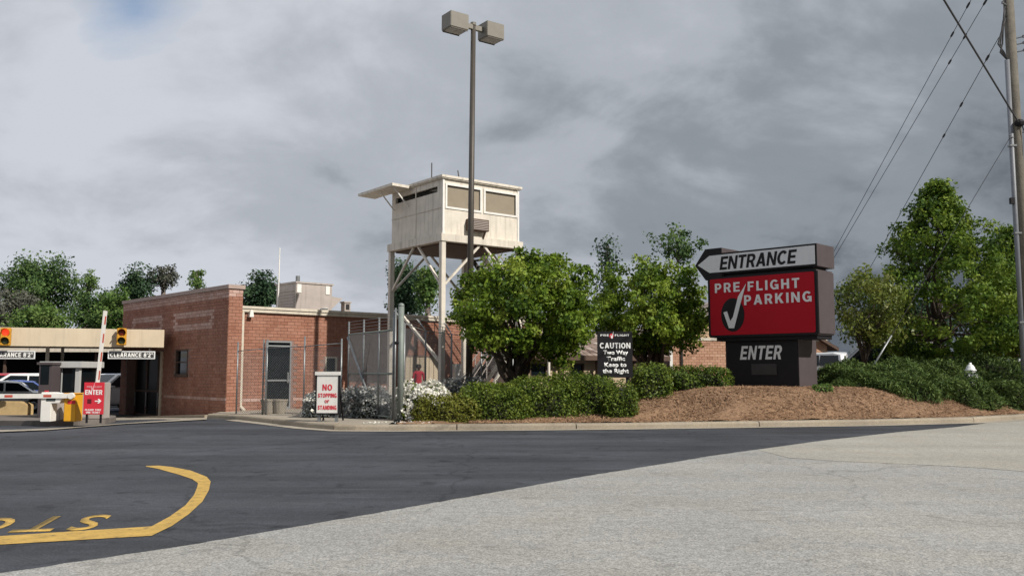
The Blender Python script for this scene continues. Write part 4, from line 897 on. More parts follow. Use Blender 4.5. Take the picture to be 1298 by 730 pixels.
rh1 = [at(px, y, Y).z - 0.155 for px, y, Y in ((300, 445, 30.0), (333, 442, 29.4), (337.5, 441, 29.3), (385, 439, 28.3), (432, 435, 27.4))]
fence_run('front_fence', 'grey chain link fence along the pavement before the brick wall', f1, 2.1, False, (1.0,), hs1, rh=rh1)
ga, gb = gp(441, 28.8), gp(498, 25.7); gh = 2.62
gate = empty('fence_gate', ga, math.atan2(gb.y - ga.y, gb.x - ga.x), 'tall chain link gate leaf with diagonal brace and barbed wire', 'gate'); GL = (gb - ga).length
for x in (0.0, GL * 0.36, GL * 0.70, GL): MB().tube([(x, 0, 0.08), (x, 0, gh + (0.42 if x < GL else 0.5))], 0.03, 8).build('upright', 'galv', gate, smooth=True)
for z in (0.12, gh * 0.52, gh): MB().tube([(0, 0, z), (GL, 0, z)], 0.03 if z > 1 else 0.025, 8).build('rail', 'polegrn', gate, smooth=True)
MB().tube([(0.02, -0.04, gh - 0.1), (GL * 0.62, -0.04, 0.3)], 0.045, 8).build('diagonal_brace', 'galv', gate, smooth=True)
o = chain(MB(), GL, gh - 0.15, 0.13, 0.03, 0.05, 0.0045).build('chain_link', 'wire', gate); o['kind'] = 'stuff'
for k in range(4): MB().tube([(0, 0, gh + 0.1 * (k + 1)), (GL, 0, gh + 0.1 * (k + 1))], 0.006, 4).build('barbed_wire', 'wire', gate)
pb = gp(507.5, 25.6); ptop = at(508, 388, 25.6).z - pb.z
gpst = empty('gate_post', pb, 0, 'thick grey green steel gate post beside the white azalea', 'post')
MB().tube([(0, 0, 0), (0, 0, ptop)], 0.085, 14).build('post', 'polegrn', gpst, smooth=True); MB().lathe([(0.09, 0), (0.09, 0.02), (0.07, 0.07), (0.02, 0.09)], 14).build('cap', 'polegrn', gpst, smooth=True).location = (0, 0, ptop)
MB().tube([(-0.16, -0.02, 0), (-0.16, -0.02, ptop - 0.05)], 0.028, 8).build('side_pipe', 'galv', gpst, smooth=True); MB().tube([(-0.18, -0.02, ptop * 0.68), (0.0, -0.02, ptop * 0.68)], 0.05, 8).build('hinge', 'black', gpst)
f2 = [gp(512, 26.6), gp(539, 29.2), gp(572, 30.6), gp(610, 31.6), gp(650, 32.4)]
fence_run('back_fence', 'chain link fence under the guard tower behind the azaleas', f2, 2.6, True, (1.0,), [2.85, 2.75, 2.7, 2.6, 2.6], -1)
# two pale planters by the door
for i, (px, s) in enumerate(((341, 'leftmost'), (355, 'right hand'))):
    p = gp(px, 29.9); pl = empty('planter', p, 0, ['pale concrete planter left of the glass door foot', 'pale concrete planter below the glass door'][i], 'planter', 'planters by the door')
    MB().lathe([(0.15, 0), (0.19, 0.04), (0.26, 0.42), (0.28, 0.45), (0.28, 0.5), (0.23, 0.5), (0.21, 0.4)], 14).build('pot', 'conc', pl, smooth=False); MB().lathe([(0.215, 0.42), (0.12, 0.44)], 12).build('soil', 'mulch', pl)
pcb = along(582, 475, B2 + V * (FV - 0.3), U)[0]; q = B2 + V * (FV - 0.36) + U * pcb
eb = empty('electrical_cabinet', (q.x, q.y, 0.155), ANG, 'white electrical cabinet against the brick wall behind the tower', 'cabinet'); MB().box((-0.25, 0, 0.3), (0.3, 0.28, at(582, 461, q.y).z - 0.155)).build('housing', 'white', eb, 0.012); MB().box((-0.2, 0.02, 0), (0.25, 0.26, 0.3)).build('plinth', 'conc', eb); MB().box((-0.21, -0.016, 0.36), (0.26, -0.002, at(582, 461, q.y).z - 0.22)).build('door', 'white', eb)

# ------------------------------------------------------------------ person in red by the wall
def person(px, Y, H=1.68):
    p = at(px, 500, Y); zb = 0.155; root = empty('person', (p.x, p.y, zb), R(25), 'person in a red shirt standing behind the fence by the wall', 'person')
    k = H / 1.7
    J = [((0, 0, .94), .13, .10), ((0, .01, 1.12), .13, .09), ((0, .015, 1.30), .16, .10), ((0, .02, 1.42), .12, .08), ((0, .01, 1.49), .055, .055), ((0, 0, 1.55), .06, .07), ((0, -.01, 1.62), .078, .092), ((0, 0, 1.68), .055, .065)]
    E = [(i, i + 1) for i in range(7)]
    for s in (-1, 1):
        i = len(J); J += [((s * .10, 0, .88), .088, .088), ((s * .11, -.02, .50), .058, .058), ((s * .115, .02, .10), .042, .042), ((s * .12, -.12, .035), .04, .03)]; E += [(0, i), (i, i + 1), (i + 1, i + 2), (i + 2, i + 3)]
        i = len(J); J += [((s * .19, .02, 1.38), .055, .055), ((s * .23, .03, 1.10), .042, .042), ((s * .22, -.08, .88), .03, .03), ((s * .215, -.11, .79), .035, .018)]; E += [(3, i), (i, i + 1), (i + 1, i + 2), (i + 2, i + 3)]
        hnd = i + 3
        for f, (dx, dz) in enumerate(((-.02, -.085), (-.007, -.095), (.007, -.09), (.02, -.075))):
            j = len(J); J += [((s * (.215 + dx), -.12, .79 + dz * .6), .009, .009), ((s * (.215 + dx), -.105, .79 + dz), .008, .008)]; E += [(hnd, j), (j, j + 1)]
        j = len(J); J += [((s * .19, -.14, .76), .01, .01), ((s * .185, -.15, .73), .009, .009)]; E += [(hnd, j), (j, j + 1)]
    me = bpy.data.meshes.new('body'); me.from_pydata([tuple(c * k for c in j[0]) for j in J], E, []); o = bpy.data.objects.new('body', me); COL.objects.link(o)
    sm = o.modifiers.new('s', 'SKIN'); sub = o.modifiers.new('u', 'SUBSURF'); sub.levels = sub.render_levels = 2
    for v_, j in zip(me.skin_vertices[0].data, J): v_.radius = (j[1] * k, j[2] * k)
    me.skin_vertices[0].data[0].use_root = True
    bpy.context.view_layer.update(); m2 = bpy.data.meshes.new_from_object(o.evaluated_get(bpy.context.evaluated_depsgraph_get())); bpy.data.objects.remove(o)
    o = bpy.data.objects.new('body', m2); COL.objects.link(o); o.parent = root; m2.materials.clear()
    for n_ in ('skin', 'shirt', 'trouser', 'hair'): m2.materials.append(MT[n_])
    for f in m2.polygons:
        c = f.center / k; f.use_smooth = True; arm = abs(c.x) > 0.17 and c.z < 1.3
        f.material_index = 0
        if c.z < 0.96 and not (abs(c.x) > 0.17): f.material_index = 2
        if 0.96 <= c.z < 1.46 and not (arm and c.z < 1.12): f.material_index = 1
        if c.z < 0.07: f.material_index = 3
    m = MB(); prof = [(0.105, 1.58), (0.112, 1.64), (0.09, 1.70), (0.04, 1.735)]
    m.lathe([(r * k, z * k) for r, z in prof], 14); h_ = m.build('hair', 'hair', root, smooth=True); h_.location = (0, 0.022, 0)
    fm = MB()
    for s in (-1, 1): fm.lathe([(0.004, 1.622 * k), (0.012, 1.63 * k), (0.004, 1.638 * k)], 8, (s * 0.032, -0.098))
    fm.build('eyes', 'white', root); MB().prism([(-0.013, 1.585 * k), (0.013, 1.585 * k), (0.005, 1.63 * k), (-0.005, 1.63 * k)], -0.122, -0.09).build('nose', 'skin', root); MB().box((-0.024, -0.10, 1.556 * k), (0.024, -0.088, 1.566 * k)).build('mouth', 'shirt', root)
    for s in (-1, 1): MB().box((s * 0.078 - 0.01, -0.02, 1.59 * k), (s * 0.078 + 0.01, 0.02, 1.65 * k)).build('ear', 'skin', root, 0.008)
person(530.5, 34.6)

# ------------------------------------------------------------------ canopy over the gate lanes
CAang = math.atan2(0.375, 0.927); CXd = Vector((0.927, 0.375)); CYd = Vector((-0.375, 0.927))
cr = at(208, 430, 34.2); zct, zcb = at(208, 418, 34.2).z, at(208, 440.5, 34.2).z
can = empty('gate_canopy', (cr.x, cr.y, 0), CAang, 'flat tan canopy over the gate lanes joined to the brick building', 'canopy')
CL = 24.0
MB().box((-CL, 0, zcb), (0, 0.25, zct)).build('fascia', 'tan', can, 0.01)
MB().box((-0.25, 0.252, zcb + 0.003), (-0.004, 1.15, zct - 0.003)).build('end_fascia', 'tan', can)
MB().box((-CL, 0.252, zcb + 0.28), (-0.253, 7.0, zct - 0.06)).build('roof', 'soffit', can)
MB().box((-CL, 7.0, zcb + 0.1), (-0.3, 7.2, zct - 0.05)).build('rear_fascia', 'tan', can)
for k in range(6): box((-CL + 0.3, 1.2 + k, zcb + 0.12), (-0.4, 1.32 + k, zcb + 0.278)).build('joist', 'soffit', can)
for x in (-4.1, -10.3, -17.0): MB().box((x, 0.6, -0.5), (x + 0.12, 0.72, zcb + 0.12)).build('column', 'cream', can)
for x in (-4.1, -10.3, -17.0): MB().box((x, 6.6, -0.9), (x + 0.12, 6.72, zcb + 0.12)).build('column', 'cream', can)
def cu(px, py, off=0.0): s, z = along(px, py, Vector((cr.x, cr.y)) + CYd * off, CXd); return s, z
# clearance boards hung under the fascia
for i, (l_, r_) in enumerate(((-16, 44.5), (137, 196.5))):
    a, zt = cu(l_, 445.5, 0.1); b, zbm = cu(r_, 455, 0.1); q = Vector((cr.x, cr.y)) + CXd * a + CYd * 0.06
    zt2 = max(zt, zbm + 0.27); c_ = empty('clearance_sign', (q.x, q.y, zbm), CAang, ['clearance height board hanging over the left gate lane', 'clearance height board hanging beside the brick building'][i], 'sign', 'clearance boards'); w = b - a; h = 0.30
    MB().box((0, 0, 0), (w, 0.04, h)).build('board', 'signwhite', c_); MB().box((0.045, -0.006, 0.04), (w - 0.045, -0.001, h - 0.04)).build('dark_field', M('board dark field', (0.055, 0.055, 0.055), 0.5, 0, 0.1, 4), c_)
    text('lettering', 'CLEARANCE 8\'2"', 0.08, w - 0.08, 0.07, h - 0.07, 'letterwhite', c_, -0.007, bold=0.03)
    for x in (0.2, w - 0.2): MB().tube([(x, 0.02, h), (x, 0.02, zcb - zbm + 0.02)], 0.012, 6).build('hanger', 'galv', c_)
# signal heads on the fascia
for i, (px, lit) in enumerate(((8.5, True), (154.5, False))):
    a, zc = cu(px, 427); q = Vector((cr.x, cr.y)) + CXd * a - CYd * 0.32
    t_ = empty('signal_head', (q.x, q.y, zc), CAang, ['yellow two lens signal on the canopy edge, top lens lit red', 'yellow two lens signal on the canopy edge near the brick building, unlit'][i], 'traffic light', 'signals on the canopy')
    MB().box((-0.17, 0, -0.32), (0.17, 0.2, 0.32)).build('housing', 'tlyellow', t_, 0.02); MB().box((-0.05, 0.2, -0.05), (0.05, 0.325, 0.05)).build('bracket', 'dark', t_)
    for z, mm in ((0.155, 'lensred' if lit else 'lensdull'), (-0.155, 'lensamber')):
        m = MB(); m.lathe([(0.125, 0), (0.115, 0.015), (0.06, 0.035), (0.01, 0.04)], 16); lo = m.build('lens', mm, t_, smooth=True); lo.rotation_euler = (R(90), 0, 0); lo.location = (0, -0.002, z)
        n_ = 12; vs = []
        for yy in (0.0, -0.2):
            for rr in (0.135, 0.15):
                vs += [(rr * math.cos(R(-10 + 200 * k / n_)), yy + (0.08 * (1 - math.sin(R(max(0, min(180, -10 + 200 * k / n_)))))) * (1 if yy else 0), rr * math.sin(R(-10 + 200 * k / n_))) for k in range(n_ + 1)]
        N1 = n_ + 1; fs = []
        for k in range(n_): fs += [(k, k + 1, 2 * N1 + k + 1, 2 * N1 + k), (N1 + k, 3 * N1 + k, 3 * N1 + k + 1, N1 + k + 1), (2 * N1 + k, 2 * N1 + k + 1, 3 * N1 + k + 1, 3 * N1 + k)]
        MB().add(vs, fs).build('visor', 'tlyellow', t_, smooth=False).location = (0, 0, z)

# gate island and what stands on it
isl = [(-70, 537.5), (-20, 539), (40, 539.5), (100, 539), (133, 537.5), (146, 534.5), (147, 531.5), (120, 529.5), (60, 529), (-70, 528.5)]
IP = [gnd(*p) for p in isl]; ic = sum(IP, Vector()) / len(IP)
m = MB(); n_ = len(IP); top = [(p.x - ic.x, p.y - ic.y, float(gz(p.x, p.y)) + 0.15) for p in IP]; bot = [(p[0], p[1], p[2] - 0.35) for p in top]
m.add(top + bot, [tuple(range(n_))] + [(i, i + n_, (i + 1) % n_ + n_, (i + 1) % n_) for i in range(n_)])
io = m.build('gate_island', M('island kerb concrete', (0.16, 0.14, 0.125), 0.9, 0, 0.2, 3), None, 0.02); io.location = (ic.x, ic.y, 0); tag(io, kind='structure', label='raised concrete island between the gate lanes')
def ip(px, py): return gnd(px, py, 0.15)
def hgt(p, px, py): return at(px, py, p.y).z - p.z
GA = R(22)
# yellow barrier cabinet with lowered arm
p = ip(90, 534.2); yb = empty('barrier_gate', p, 0, 'yellow barrier cabinet with its red and white arm lowered', 'barrier'); h = hgt(p, 90, 498)
MB().box((-0.23, 0, 0), (0.13, 0.40, h * 0.96)).build('cabinet', 'yellow', yb, 0.02); MB().box((-0.25, -0.02, h * 0.96), (0.15, 0.42, h)).build('lid', 'yellow', yb, 0.01); MB().box((-0.12, -0.008, h * 0.62), (0.10, -0.001, h * 0.74)).build('sticker', 'red2', yb)
def arm(root, a, b, w, stripes):
    a, b = Vector(a), Vector(b); o = MB().bar(a, b, 0.05, w, up=(0, 1, 0) if abs((b - a).z) > 2 else (0, 0, 1)).build('arm', 'white', root)
    for s0, s1 in stripes: MB().bar(a.lerp(b, s0), a.lerp(b, s1), 0.056, w * 0.55, up=(0, 1, 0) if abs((b - a).z) > 2 else (0, 0, 1)).build('stripe', 'stripe', o)
    return o
za = hgt(p, 60, 501.5)
arm(yb, (0.05, -0.06, za), (-4.6, -0.06, za - 0.02), 0.13, [(0.13 + 0.12 * k + 0.11 * k * 0, 0.13 + 0.12 * k + 0.05) for k in range(0, 7, 2)]); MB().tube([(0.0, -0.1, za), (0.0, 0.02, za)], 0.09, 12).build('pivot', 'white', yb)
# raised arm and its cabinet behind the enter sign
p = ip(121, 531); ub = empty('raised_barrier', p, 0, 'grey barrier cabinet behind the red enter sign, striped arm raised', 'barrier')
MB().box((-0.22, 0.0, 0), (0.24, 0.42, 1.1)).build('cabinet', 'hvac', ub, 0.02); tp2 = at(134.6, 394, p.y) - p
arm(ub, (0.03, -0.05, 0.95), (tp2.x, -0.05, tp2.z), 0.17, [(0.10, 0.22), (0.34, 0.46), (0.58, 0.70), (0.82, 0.93)]); MB().tube([(0.03, -0.1, 0.95), (0.03, 0.02, 0.95)], 0.1, 12).build('pivot', 'galv', ub)
# red ENTER board
p = ip(119, 535.2); Y = p.y; a, b = at(105.5, 525, Y), at(132.5, 484.5, Y)
es = empty('enter_sign', p, 0, 'red enter board with white arrow on the gate island', 'sign'); w = b.x - a.x; z0, z1 = a.z - p.z, b.z - p.z; ox = (a.x + b.x) / 2 - p.x
MB().box((ox - w / 2, -0.02, z0), (ox + w / 2, 0.02, z1)).build('panel', 'red2', es, 0.006)
for s in (-0.35, 0.35): MB().box((ox + s * w - 0.025, 0.022, -0.02), (ox + s * w + 0.025, 0.06, z1 - 0.1)).build('leg', 'black', es)
def el_(body, l, r_, t, bb, mat='letterwhite', **k): return text('lettering', body, ox - w / 2 + l * w, ox - w / 2 + r_ * w, z1 - bb * (z1 - z0), z1 - t * (z1 - z0), mat, es, -0.021, **k)
pink = MT['pink'] = M('faded pink print', (0.72, 0.30, 0.32), 0.6, 0, 0.1, 4)
el_('PRE', 0.14, 0.40, 0.11, 0.17, 'pink', bold=0.02); el_('FLIGHT', 0.50, 0.90, 0.11, 0.17, 'pink', bold=0.02)
el_('ENTER', 0.07, 0.93, 0.235, 0.385, bold=0.04); el_('PLEASE TAKE', 0.10, 0.90, 0.83, 0.885, bold=0.02); el_('ONE TICKET', 0.15, 0.85, 0.91, 0.965, bold=0.02)
H_ = z1 - z0; MB().box((ox - 0.30 * w, -0.026, z1 - 0.66 * H_), (ox - 0.10 * w, -0.021, z1 - 0.52 * H_)).build('dark_square', M('dark red square', (0.12, 0.01, 0.015), 0.5, 0, 0.1, 4), es)
ax0, az0, s = ox + 0.24 * w, z1 - 0.585 * H_, w * 0.16
MB().prism([(ax0 + x * s, az0 + z * s) for x, z in ((-1, -.16), (.25, -.16), (-.2, -.62), (.2, -.75), (1, 0), (.2, .75), (-.2, .62), (.25, .16), (-1, .16))], -0.03, -0.021).build('arrow', 'letterwhite', es)
MB().prism([(ox - 0.06 * w + x * 0.22, z1 - 0.15 * H_ + z * 0.22) for x, z in ((-0.28, 0.10), (-0.16, 0.16), (-0.05, -0.16), (0.30, 0.75), (0.10, -0.4), (-0.14, -0.4))], -0.03, -0.021).build('check_mark', 'pink', es)
# white ticket machine
p = ip(57.5, 534.3); tm = empty('ticket_machine', p, 0, 'white ticket dispenser column with a sloped head on the island', 'ticket machine'); h = hgt(p, 57, 497)
MB().prism([(-0.16, 0), (0.14, 0), (0.14, h * 0.62), (0.36, h * 0.62), (0.46, h * 0.80), (0.30, h * 0.97), (0.12, h), (-0.16, h)], 0.0, 0.36).build('cabinet', 'white', tm, 0.012); MB().box((0.0, -0.01, h * 0.70), (0.26, -0.002, h * 0.86)).build('screen', 'glass2', tm)
p = ip(69.5, 532.6); gb_ = empty('card_reader_box', p, 0, 'grey card reader box between ticket machine and yellow cabinet', 'box'); h = hgt(p, 70, 510)
MB().box((-0.16, 0, 0), (0.14, 0.3, h)).build('housing', 'hvac', gb_, 0.015); MB().box((-0.06, -0.01, h * 0.45), (0.05, -0.001, h * 0.75)).build('slot', 'dark', gb_)
p = ip(78, 532); gb_ = empty('tan_cabinet', p, 0, 'tan metal cabinet behind the yellow barrier box', 'cabinet'); h = hgt(p, 78, 505); MB().box((-0.22, 0.1, 0), (0.16, 0.5, h)).build('housing', 'tan', gb_, 0.015); MB().box((-0.19, 0.09, 0.1), (0.13, 0.098, h - 0.08)).build('door', 'tan', gb_)
# attendant booth
MT['boothframe'] = M('light grey booth frame', (0.46, 0.46, 0.45), 0.5, 0, 0.08, 4, grime=0.1)
p = ip(76, 529.6); p.y += 0.9; bo = empty('attendant_booth', p, 0, 'small glazed attendant booth with a light grey frame', 'booth'); Yb = p.y
bx0, bx1 = at(53.5, 500, Yb).x - p.x, at(99.5, 500, Yb).x - p.x; hb_ = at(76, 458, Yb).z - p.z; dB = 1.5; fr = 0.14
for x in (bx0, bx1 - fr):
    for y in (0, dB - fr): MB().box((x, y, -0.3), (x + fr, y + fr, hb_ - 0.22)).build('corner_post', 'boothframe', bo)
MB().box((bx0 - 0.1, -0.1, hb_ - 0.22), (bx1 + 0.1, dB + 0.1, hb_)).build('roof', 'boothframe', bo, 0.015)
pn = MB().box((bx0 + fr, 0.03, -0.3), (bx1 - fr, 0.09, 0.8)).box((bx0 + 0.03, fr, -0.3), (bx0 + 0.09, dB - fr, 0.8)).box((bx1 - 0.09, fr, -0.3), (bx1 - 0.03, dB - fr, 0.8)).box((bx0 + fr, dB - 0.09, -0.3), (bx1 - fr, dB - 0.03, 0.8)).build('lower_panel', 'hvac', bo)
for a, b in ((bx0 + fr, (bx0 + bx1) / 2 - 0.02), ((bx0 + bx1) / 2 + 0.02, bx1 - fr)): box((a, 0.05, 0.82), (b, 0.065, hb_ - 0.23)).build('pane', 'glass', bo)
box(((bx0 + bx1) / 2 - 0.02, 0.03, 0.80), ((bx0 + bx1) / 2 + 0.02, 0.085, hb_ - 0.22)).build('mullion', 'boothframe', bo)
for x in (bx0 + 0.05, bx1 - 0.065): box((x, fr, 0.82), (x + 0.015, dB - fr, hb_ - 0.23)).build('pane', 'glass', bo)
box((bx0 + fr, dB - 0.065, 0.82), (bx1 - fr, dB - 0.05, hb_ - 0.23)).build('pane', 'glass', bo)
p = ip(45.5, 530.5); p.y += 0.5; dc = empty('dark_kiosk', p, 0, 'dark grey kiosk column left of the attendant booth', 'kiosk'); h = at(45, 459, p.y).z - p.z
MB().box((-0.24, 0, -0.3), (0.18, 0.6, h - 0.08)).build('column', 'brownsign', dc, 0.01); MB().box((-0.3, -0.05, h - 0.08), (0.22, 0.65, h)).build('cap', 'brownsign', dc); MB().box((-0.02, -0.012, 0.3), (0.12, -0.002, 0.9)).build('red_sticker', 'red2', dc); MB().box((-0.18, -0.012, 1.1), (0.1, -0.002, 1.75)).build('pane', 'glass', dc)
# tan barrier block at the left edge
p = ip(12, 528.8); jb = empty('barrier_block', p, 0, 'low tan concrete barrier block at the left edge of the lanes', 'barrier block'); p2 = at(34, 500, p.y).x - p.x
MB().prism([(-2.6, -0.3), (p2, -0.3), (p2, hgt(p, 30, 513)), (p2 - 0.3, hgt(p, 20, 509)), (-2.6, hgt(p, 5, 507))], 0.15, 0.55).build('block', M('tan painted block', (0.55, 0.40, 0.20), 0.8, 0, 0.2, 3, 0.3), jb, 0.03)
MB().box((-2.62, 0.12, -0.32), (p2 + 0.04, 0.58, -0.05)).build('foot', 'conc', jb)
# sidewalk kerb at the foot of the gate side wall
m = MB(); m.box((-0.9, -0.3, -0.9), (-0.015, DEP, 0.0)); m.v = [(x, y, z if z < -0.5 else 0.10 - 0.046 * max(0, y)) for x, y, z in m.v]
wk = m.build('side_walk', 'kerb', None); wk.location = (B0.x, B0.y, 0); wk.rotation_euler = (0, 0, ANG); tag(wk, kind='structure', label='narrow raised walk at the foot of the brick side wall')

# ------------------------------------------------------------------ cars
def make_car(kind, paint):
    root = empty('parked_car', (0, 0, 0)); w = 0.88 if kind != 'van' else 0.95
    if kind == 'sedan':
        prof = [(-2.25, .30), (-2.30, .55), (-2.2, .80), (-1.75, .93), (-1.35, .96), (-.75, 1.38), (-.2, 1.44), (.45, 1.42), (1.15, 1.02), (2.0, .86), (2.25, .66), (2.28, .42), (2.15, .27)]; belt = .95; roof = (-.75, .45); gl = [(-1.22, .97), (-.72, 1.33), (.42, 1.36), (1.02, 1.0)]
    elif kind == 'suv':
        prof = [(-2.3, .38), (-2.36, .7), (-2.3, 1.05), (-2.1, 1.66), (-1.6, 1.76), (.1, 1.74), (.95, 1.16), (2.0, 1.04), (2.28, .82), (2.32, .48), (2.15, .33)]; belt = 1.08; gl = [(-2.05, 1.12), (-1.92, 1.6), (.05, 1.64), (.72, 1.15)]
    else:
        prof = [(-2.6, .40), (-2.65, .8), (-2.62, 1.2), (-2.5, 2.05), (-2.3, 2.15), (.9, 2.12), (1.75, 1.35), (2.35, 1.15), (2.6, .9), (2.62, .5), (2.45, .36)]; belt = 1.2; gl = [(-2.35, 1.28), (-2.3, 1.88), (.85, 1.9), (1.45, 1.32)]
    zt = max(z for x, z in prof); n = len(prof)
    def half(z, f=1.0): return w * f * (1 - 0.20 * max(0, (z - belt) / (zt - belt)) ** 1.0) * (0.94 if z < 0.45 else 1)
    m = MB(); vs = []
    cxm = 0; rings = [(-1.0, 0.955, 0.06), (-1.0, 1.0, 0), (1.0, 1.0, 0), (1.0, 0.955, 0.06)]
    for sy, sc, ins in ((-1, 0.80, 0.0), (-1, 1.0, 0.05), (1, 1.0, 0.05), (1, 0.80, 0.0)):
        for x, z in prof:
            inx = x * (1 - (0.015 if sc == 1 else 0)); zz_ = z - (0.05 if sc == 1 and z > belt - 0.1 else 0)
            vs.append((inx, sy * half(z, sc), zz_))
    fs = [tuple(n + i for i in range(n))] + [tuple(2 * n + i for i in reversed(range(n)))]
    for r0, r1 in ((0, 1), (2, 3), (3, 0)):
        fs += [(r0 * n + i, r0 * n + (i + 1) % n, r1 * n + (i + 1) % n, r1 * n + i) for i in range(n)]
    m.add(vs, fs); body = m.build('body', paint, root, 0.0)
    def side_glass(s, x0, x1):
        pts = []
        (a, za), (b, zb), (c, zc), (d, zd) = gl
        def zt_(x): 
            if x < b: return za + (zb - za) * (x - a) / (b - a)
            if x < c: return zb + (zc - zb) * (x - b) / (c - b)
            return zc + (zd - zc) * (x - c) / (d - c)
        zl = lambda x: za + (zd - za) * (x - a) / (d - a)
        xs2 = [x0] + [q for q in (b, c) if x0 < q < x1] + [x1]
        poly = [(x, zl(x)) for x in (x0, x1)] + [(x, max(zl(x) + 0.01, zt_(x))) for x in reversed(xs2)]
        out = [(x, s * (half(z, 1.0) + 0.006), z) for x, z in poly]; inn = [(x, s * (half(z, 1.0) - 0.05), z) for x, z in poly]; k = len(poly)
        return MB().add(out + inn, [tuple(range(k)), tuple(range(2 * k - 1, k - 1, -1))] + [(i, i + k, (i + 1) % k + k, (i + 1) % k) for i in range(k)])
    a, d = gl[0][0], gl[3][0]; xm = (a + d) / 2 - 0.1
    for s in (-1, 1):
        side_glass(s, a + 0.06, xm - 0.04).build('side_window', 'glass', root); side_glass(s, xm + 0.04, d - 0.06).build('side_window', 'glass', root)
    def cross(i, j, nm, f0=0.08, f1=0.92):
        (xa, za), (xb, zb) = prof[i], prof[j]; p0 = (xa + (xb - xa) * f0, za + (zb - za) * f0); p1 = (xa + (xb - xa) * f1, za + (zb - za) * f1)
        nx, nz = -(zb - za), (xb - xa); L = math.hypot(nx, nz); nx, nz = nx / L * 0.012, nz / L * 0.012
        if nz < 0: nx, nz = -nx, -nz
        q = [(p0[0] + nx, s * half(p0[1], 0.77), p0[1] + nz) for s in (-1, 1)] + [(p1[0] + nx, s * half(p1[1], 0.77), p1[1] + nz) for s in (1, -1)]
        q2 = [(x - 3 * nx, y, z - 3 * nz) for x, y, z in q]
        MB().add(q + q2, [(0, 1, 2, 3), (7, 6, 5, 4), (0, 4, 5, 1), (1, 5, 6, 2), (2, 6, 7, 3), (3, 7, 4, 0)]).build(nm, 'glass', root)
    if kind == 'sedan': cross(7, 8, 'windscreen'); cross(4, 5, 'rear_window')
    elif kind == 'suv': cross(5, 6, 'windscreen'); cross(2, 3, 'rear_window', 0.15, 0.85)
    else: cross(5, 6, 'windscreen'); cross(2, 3, 'rear_window', 0.2, 0.85)
    xf = prof[-2][0]; xr_ = prof[1][0]; zh = 0.66 if kind == 'sedan' else 0.85
    for s in (-1, 1):
        MB().box((xf - 0.22, s * w * 0.62 - 0.17, zh - 0.07), (xf - 0.0, s * w * 0.62 + 0.17, zh + 0.07)).build('headlight', 'headlight', root, 0.03); MB().box((xr_ - 0.01, s * w * 0.68 - 0.13, zh), (xr_ + 0.15, s * w * 0.68 + 0.13, zh + 0.16)).build('tail_light', 'taillight', root, 0.02)
        MB().box((d - 0.25, s * w + (0.0 if s > 0 else -0.16), belt), (d - 0.1, s * w + (0.16 if s > 0 else 0.0), belt + 0.13)).build('mirror', paint, root, 0.02)
        MB().box((-0.3, s * (w + 0.006) - 0.01, belt - 0.16), (-0.12, s * (w + 0.006) + 0.01, belt - 0.13)).build('door_handle', 'alu', root)
        for x in (-1.38, 1.38):
            r = 0.32 if kind == 'sedan' else 0.36; t = MB().lathe([(r * 0.6, -0.1), (r * 0.96, -0.1), (r, -0.06), (r, 0.06), (r * 0.96, 0.1), (r * 0.6, 0.1)], 20).build('wheel', 'tyre', root, smooth=False)
            t.rotation_euler = (R(90), 0, 0); t.location = (x, s * (w - 0.07), r)
            MB().lathe([(r * 0.62, -0.085 if s > 0 else 0.085), (r * 0.5, -0.11 if s > 0 else 0.108), (r * 0.2, -0.10 if s > 0 else 0.10)], 14).build('rim', 'rim', t)
    MB().box((xf - 0.02, -0.45, zh - 0.28), (xf + 0.03, 0.45, zh - 0.10)).build('grille', 'dark', root, 0.01); MB().box((xf + 0.0, -0.26, 0.42), (xf + 0.035, 0.26, 0.53)).build('number_plate', 'white', root)
    return root
PAINT = {k: carpaint('car paint ' + k, c) for k, c in dict(white=(0.74, 0.74, 0.73), red=(0.36, 0.02, 0.03), blue=(0.03, 0.07, 0.28), silver=(0.42, 0.43, 0.44), black=(0.015, 0.015, 0.017), maroon=(0.16, 0.02, 0.03), grey=(0.12, 0.125, 0.13)).items()}
def park(kind, paint, px, Y, rz, label, dz=0.0, group='parked cars'):
    p = at(px, 480, Y); c = make_car(kind, PAINT[paint]); c.location = (p.x, p.y, float(gz(p.x, p.y)) + dz); c.rotation_euler = (0, 0, R(rz)); 
    if kind == 'van': MB().box((-2.3, -0.74, 2.10), (0.9, 0.74, 2.19)).build('roof_panel', 'white', c, 0.03)
    return tag(c, label, 'car', group)
park('suv', 'red', -8, 49.5, 205, 'red car seen behind the left barrier, rear of the row')
park('suv', 'white', 16, 46.5, 205, 'white car behind the left barrier, between red and blue cars')
park('sedan', 'blue', 22, 43.4, 205, 'blue sedan behind the barrier block, between two white cars')
park('sedan', 'white', 2, 40.4, 205, 'white sedan lowest in the row behind the barrier block')
park('suv', 'silver', 72, 48.5, 200, 'silver utility car seen through the attendant booth')
park('sedan', 'silver', 108, 49.0, 200, 'silver sedan behind the raised barrier and red enter board')
park('suv', 'blue', 141, 46.0, 235, 'blue car parked right of the red enter board')
park('suv', 'white', 140, 41.6, 240, 'white car right of the red enter board, nearest the brick building')
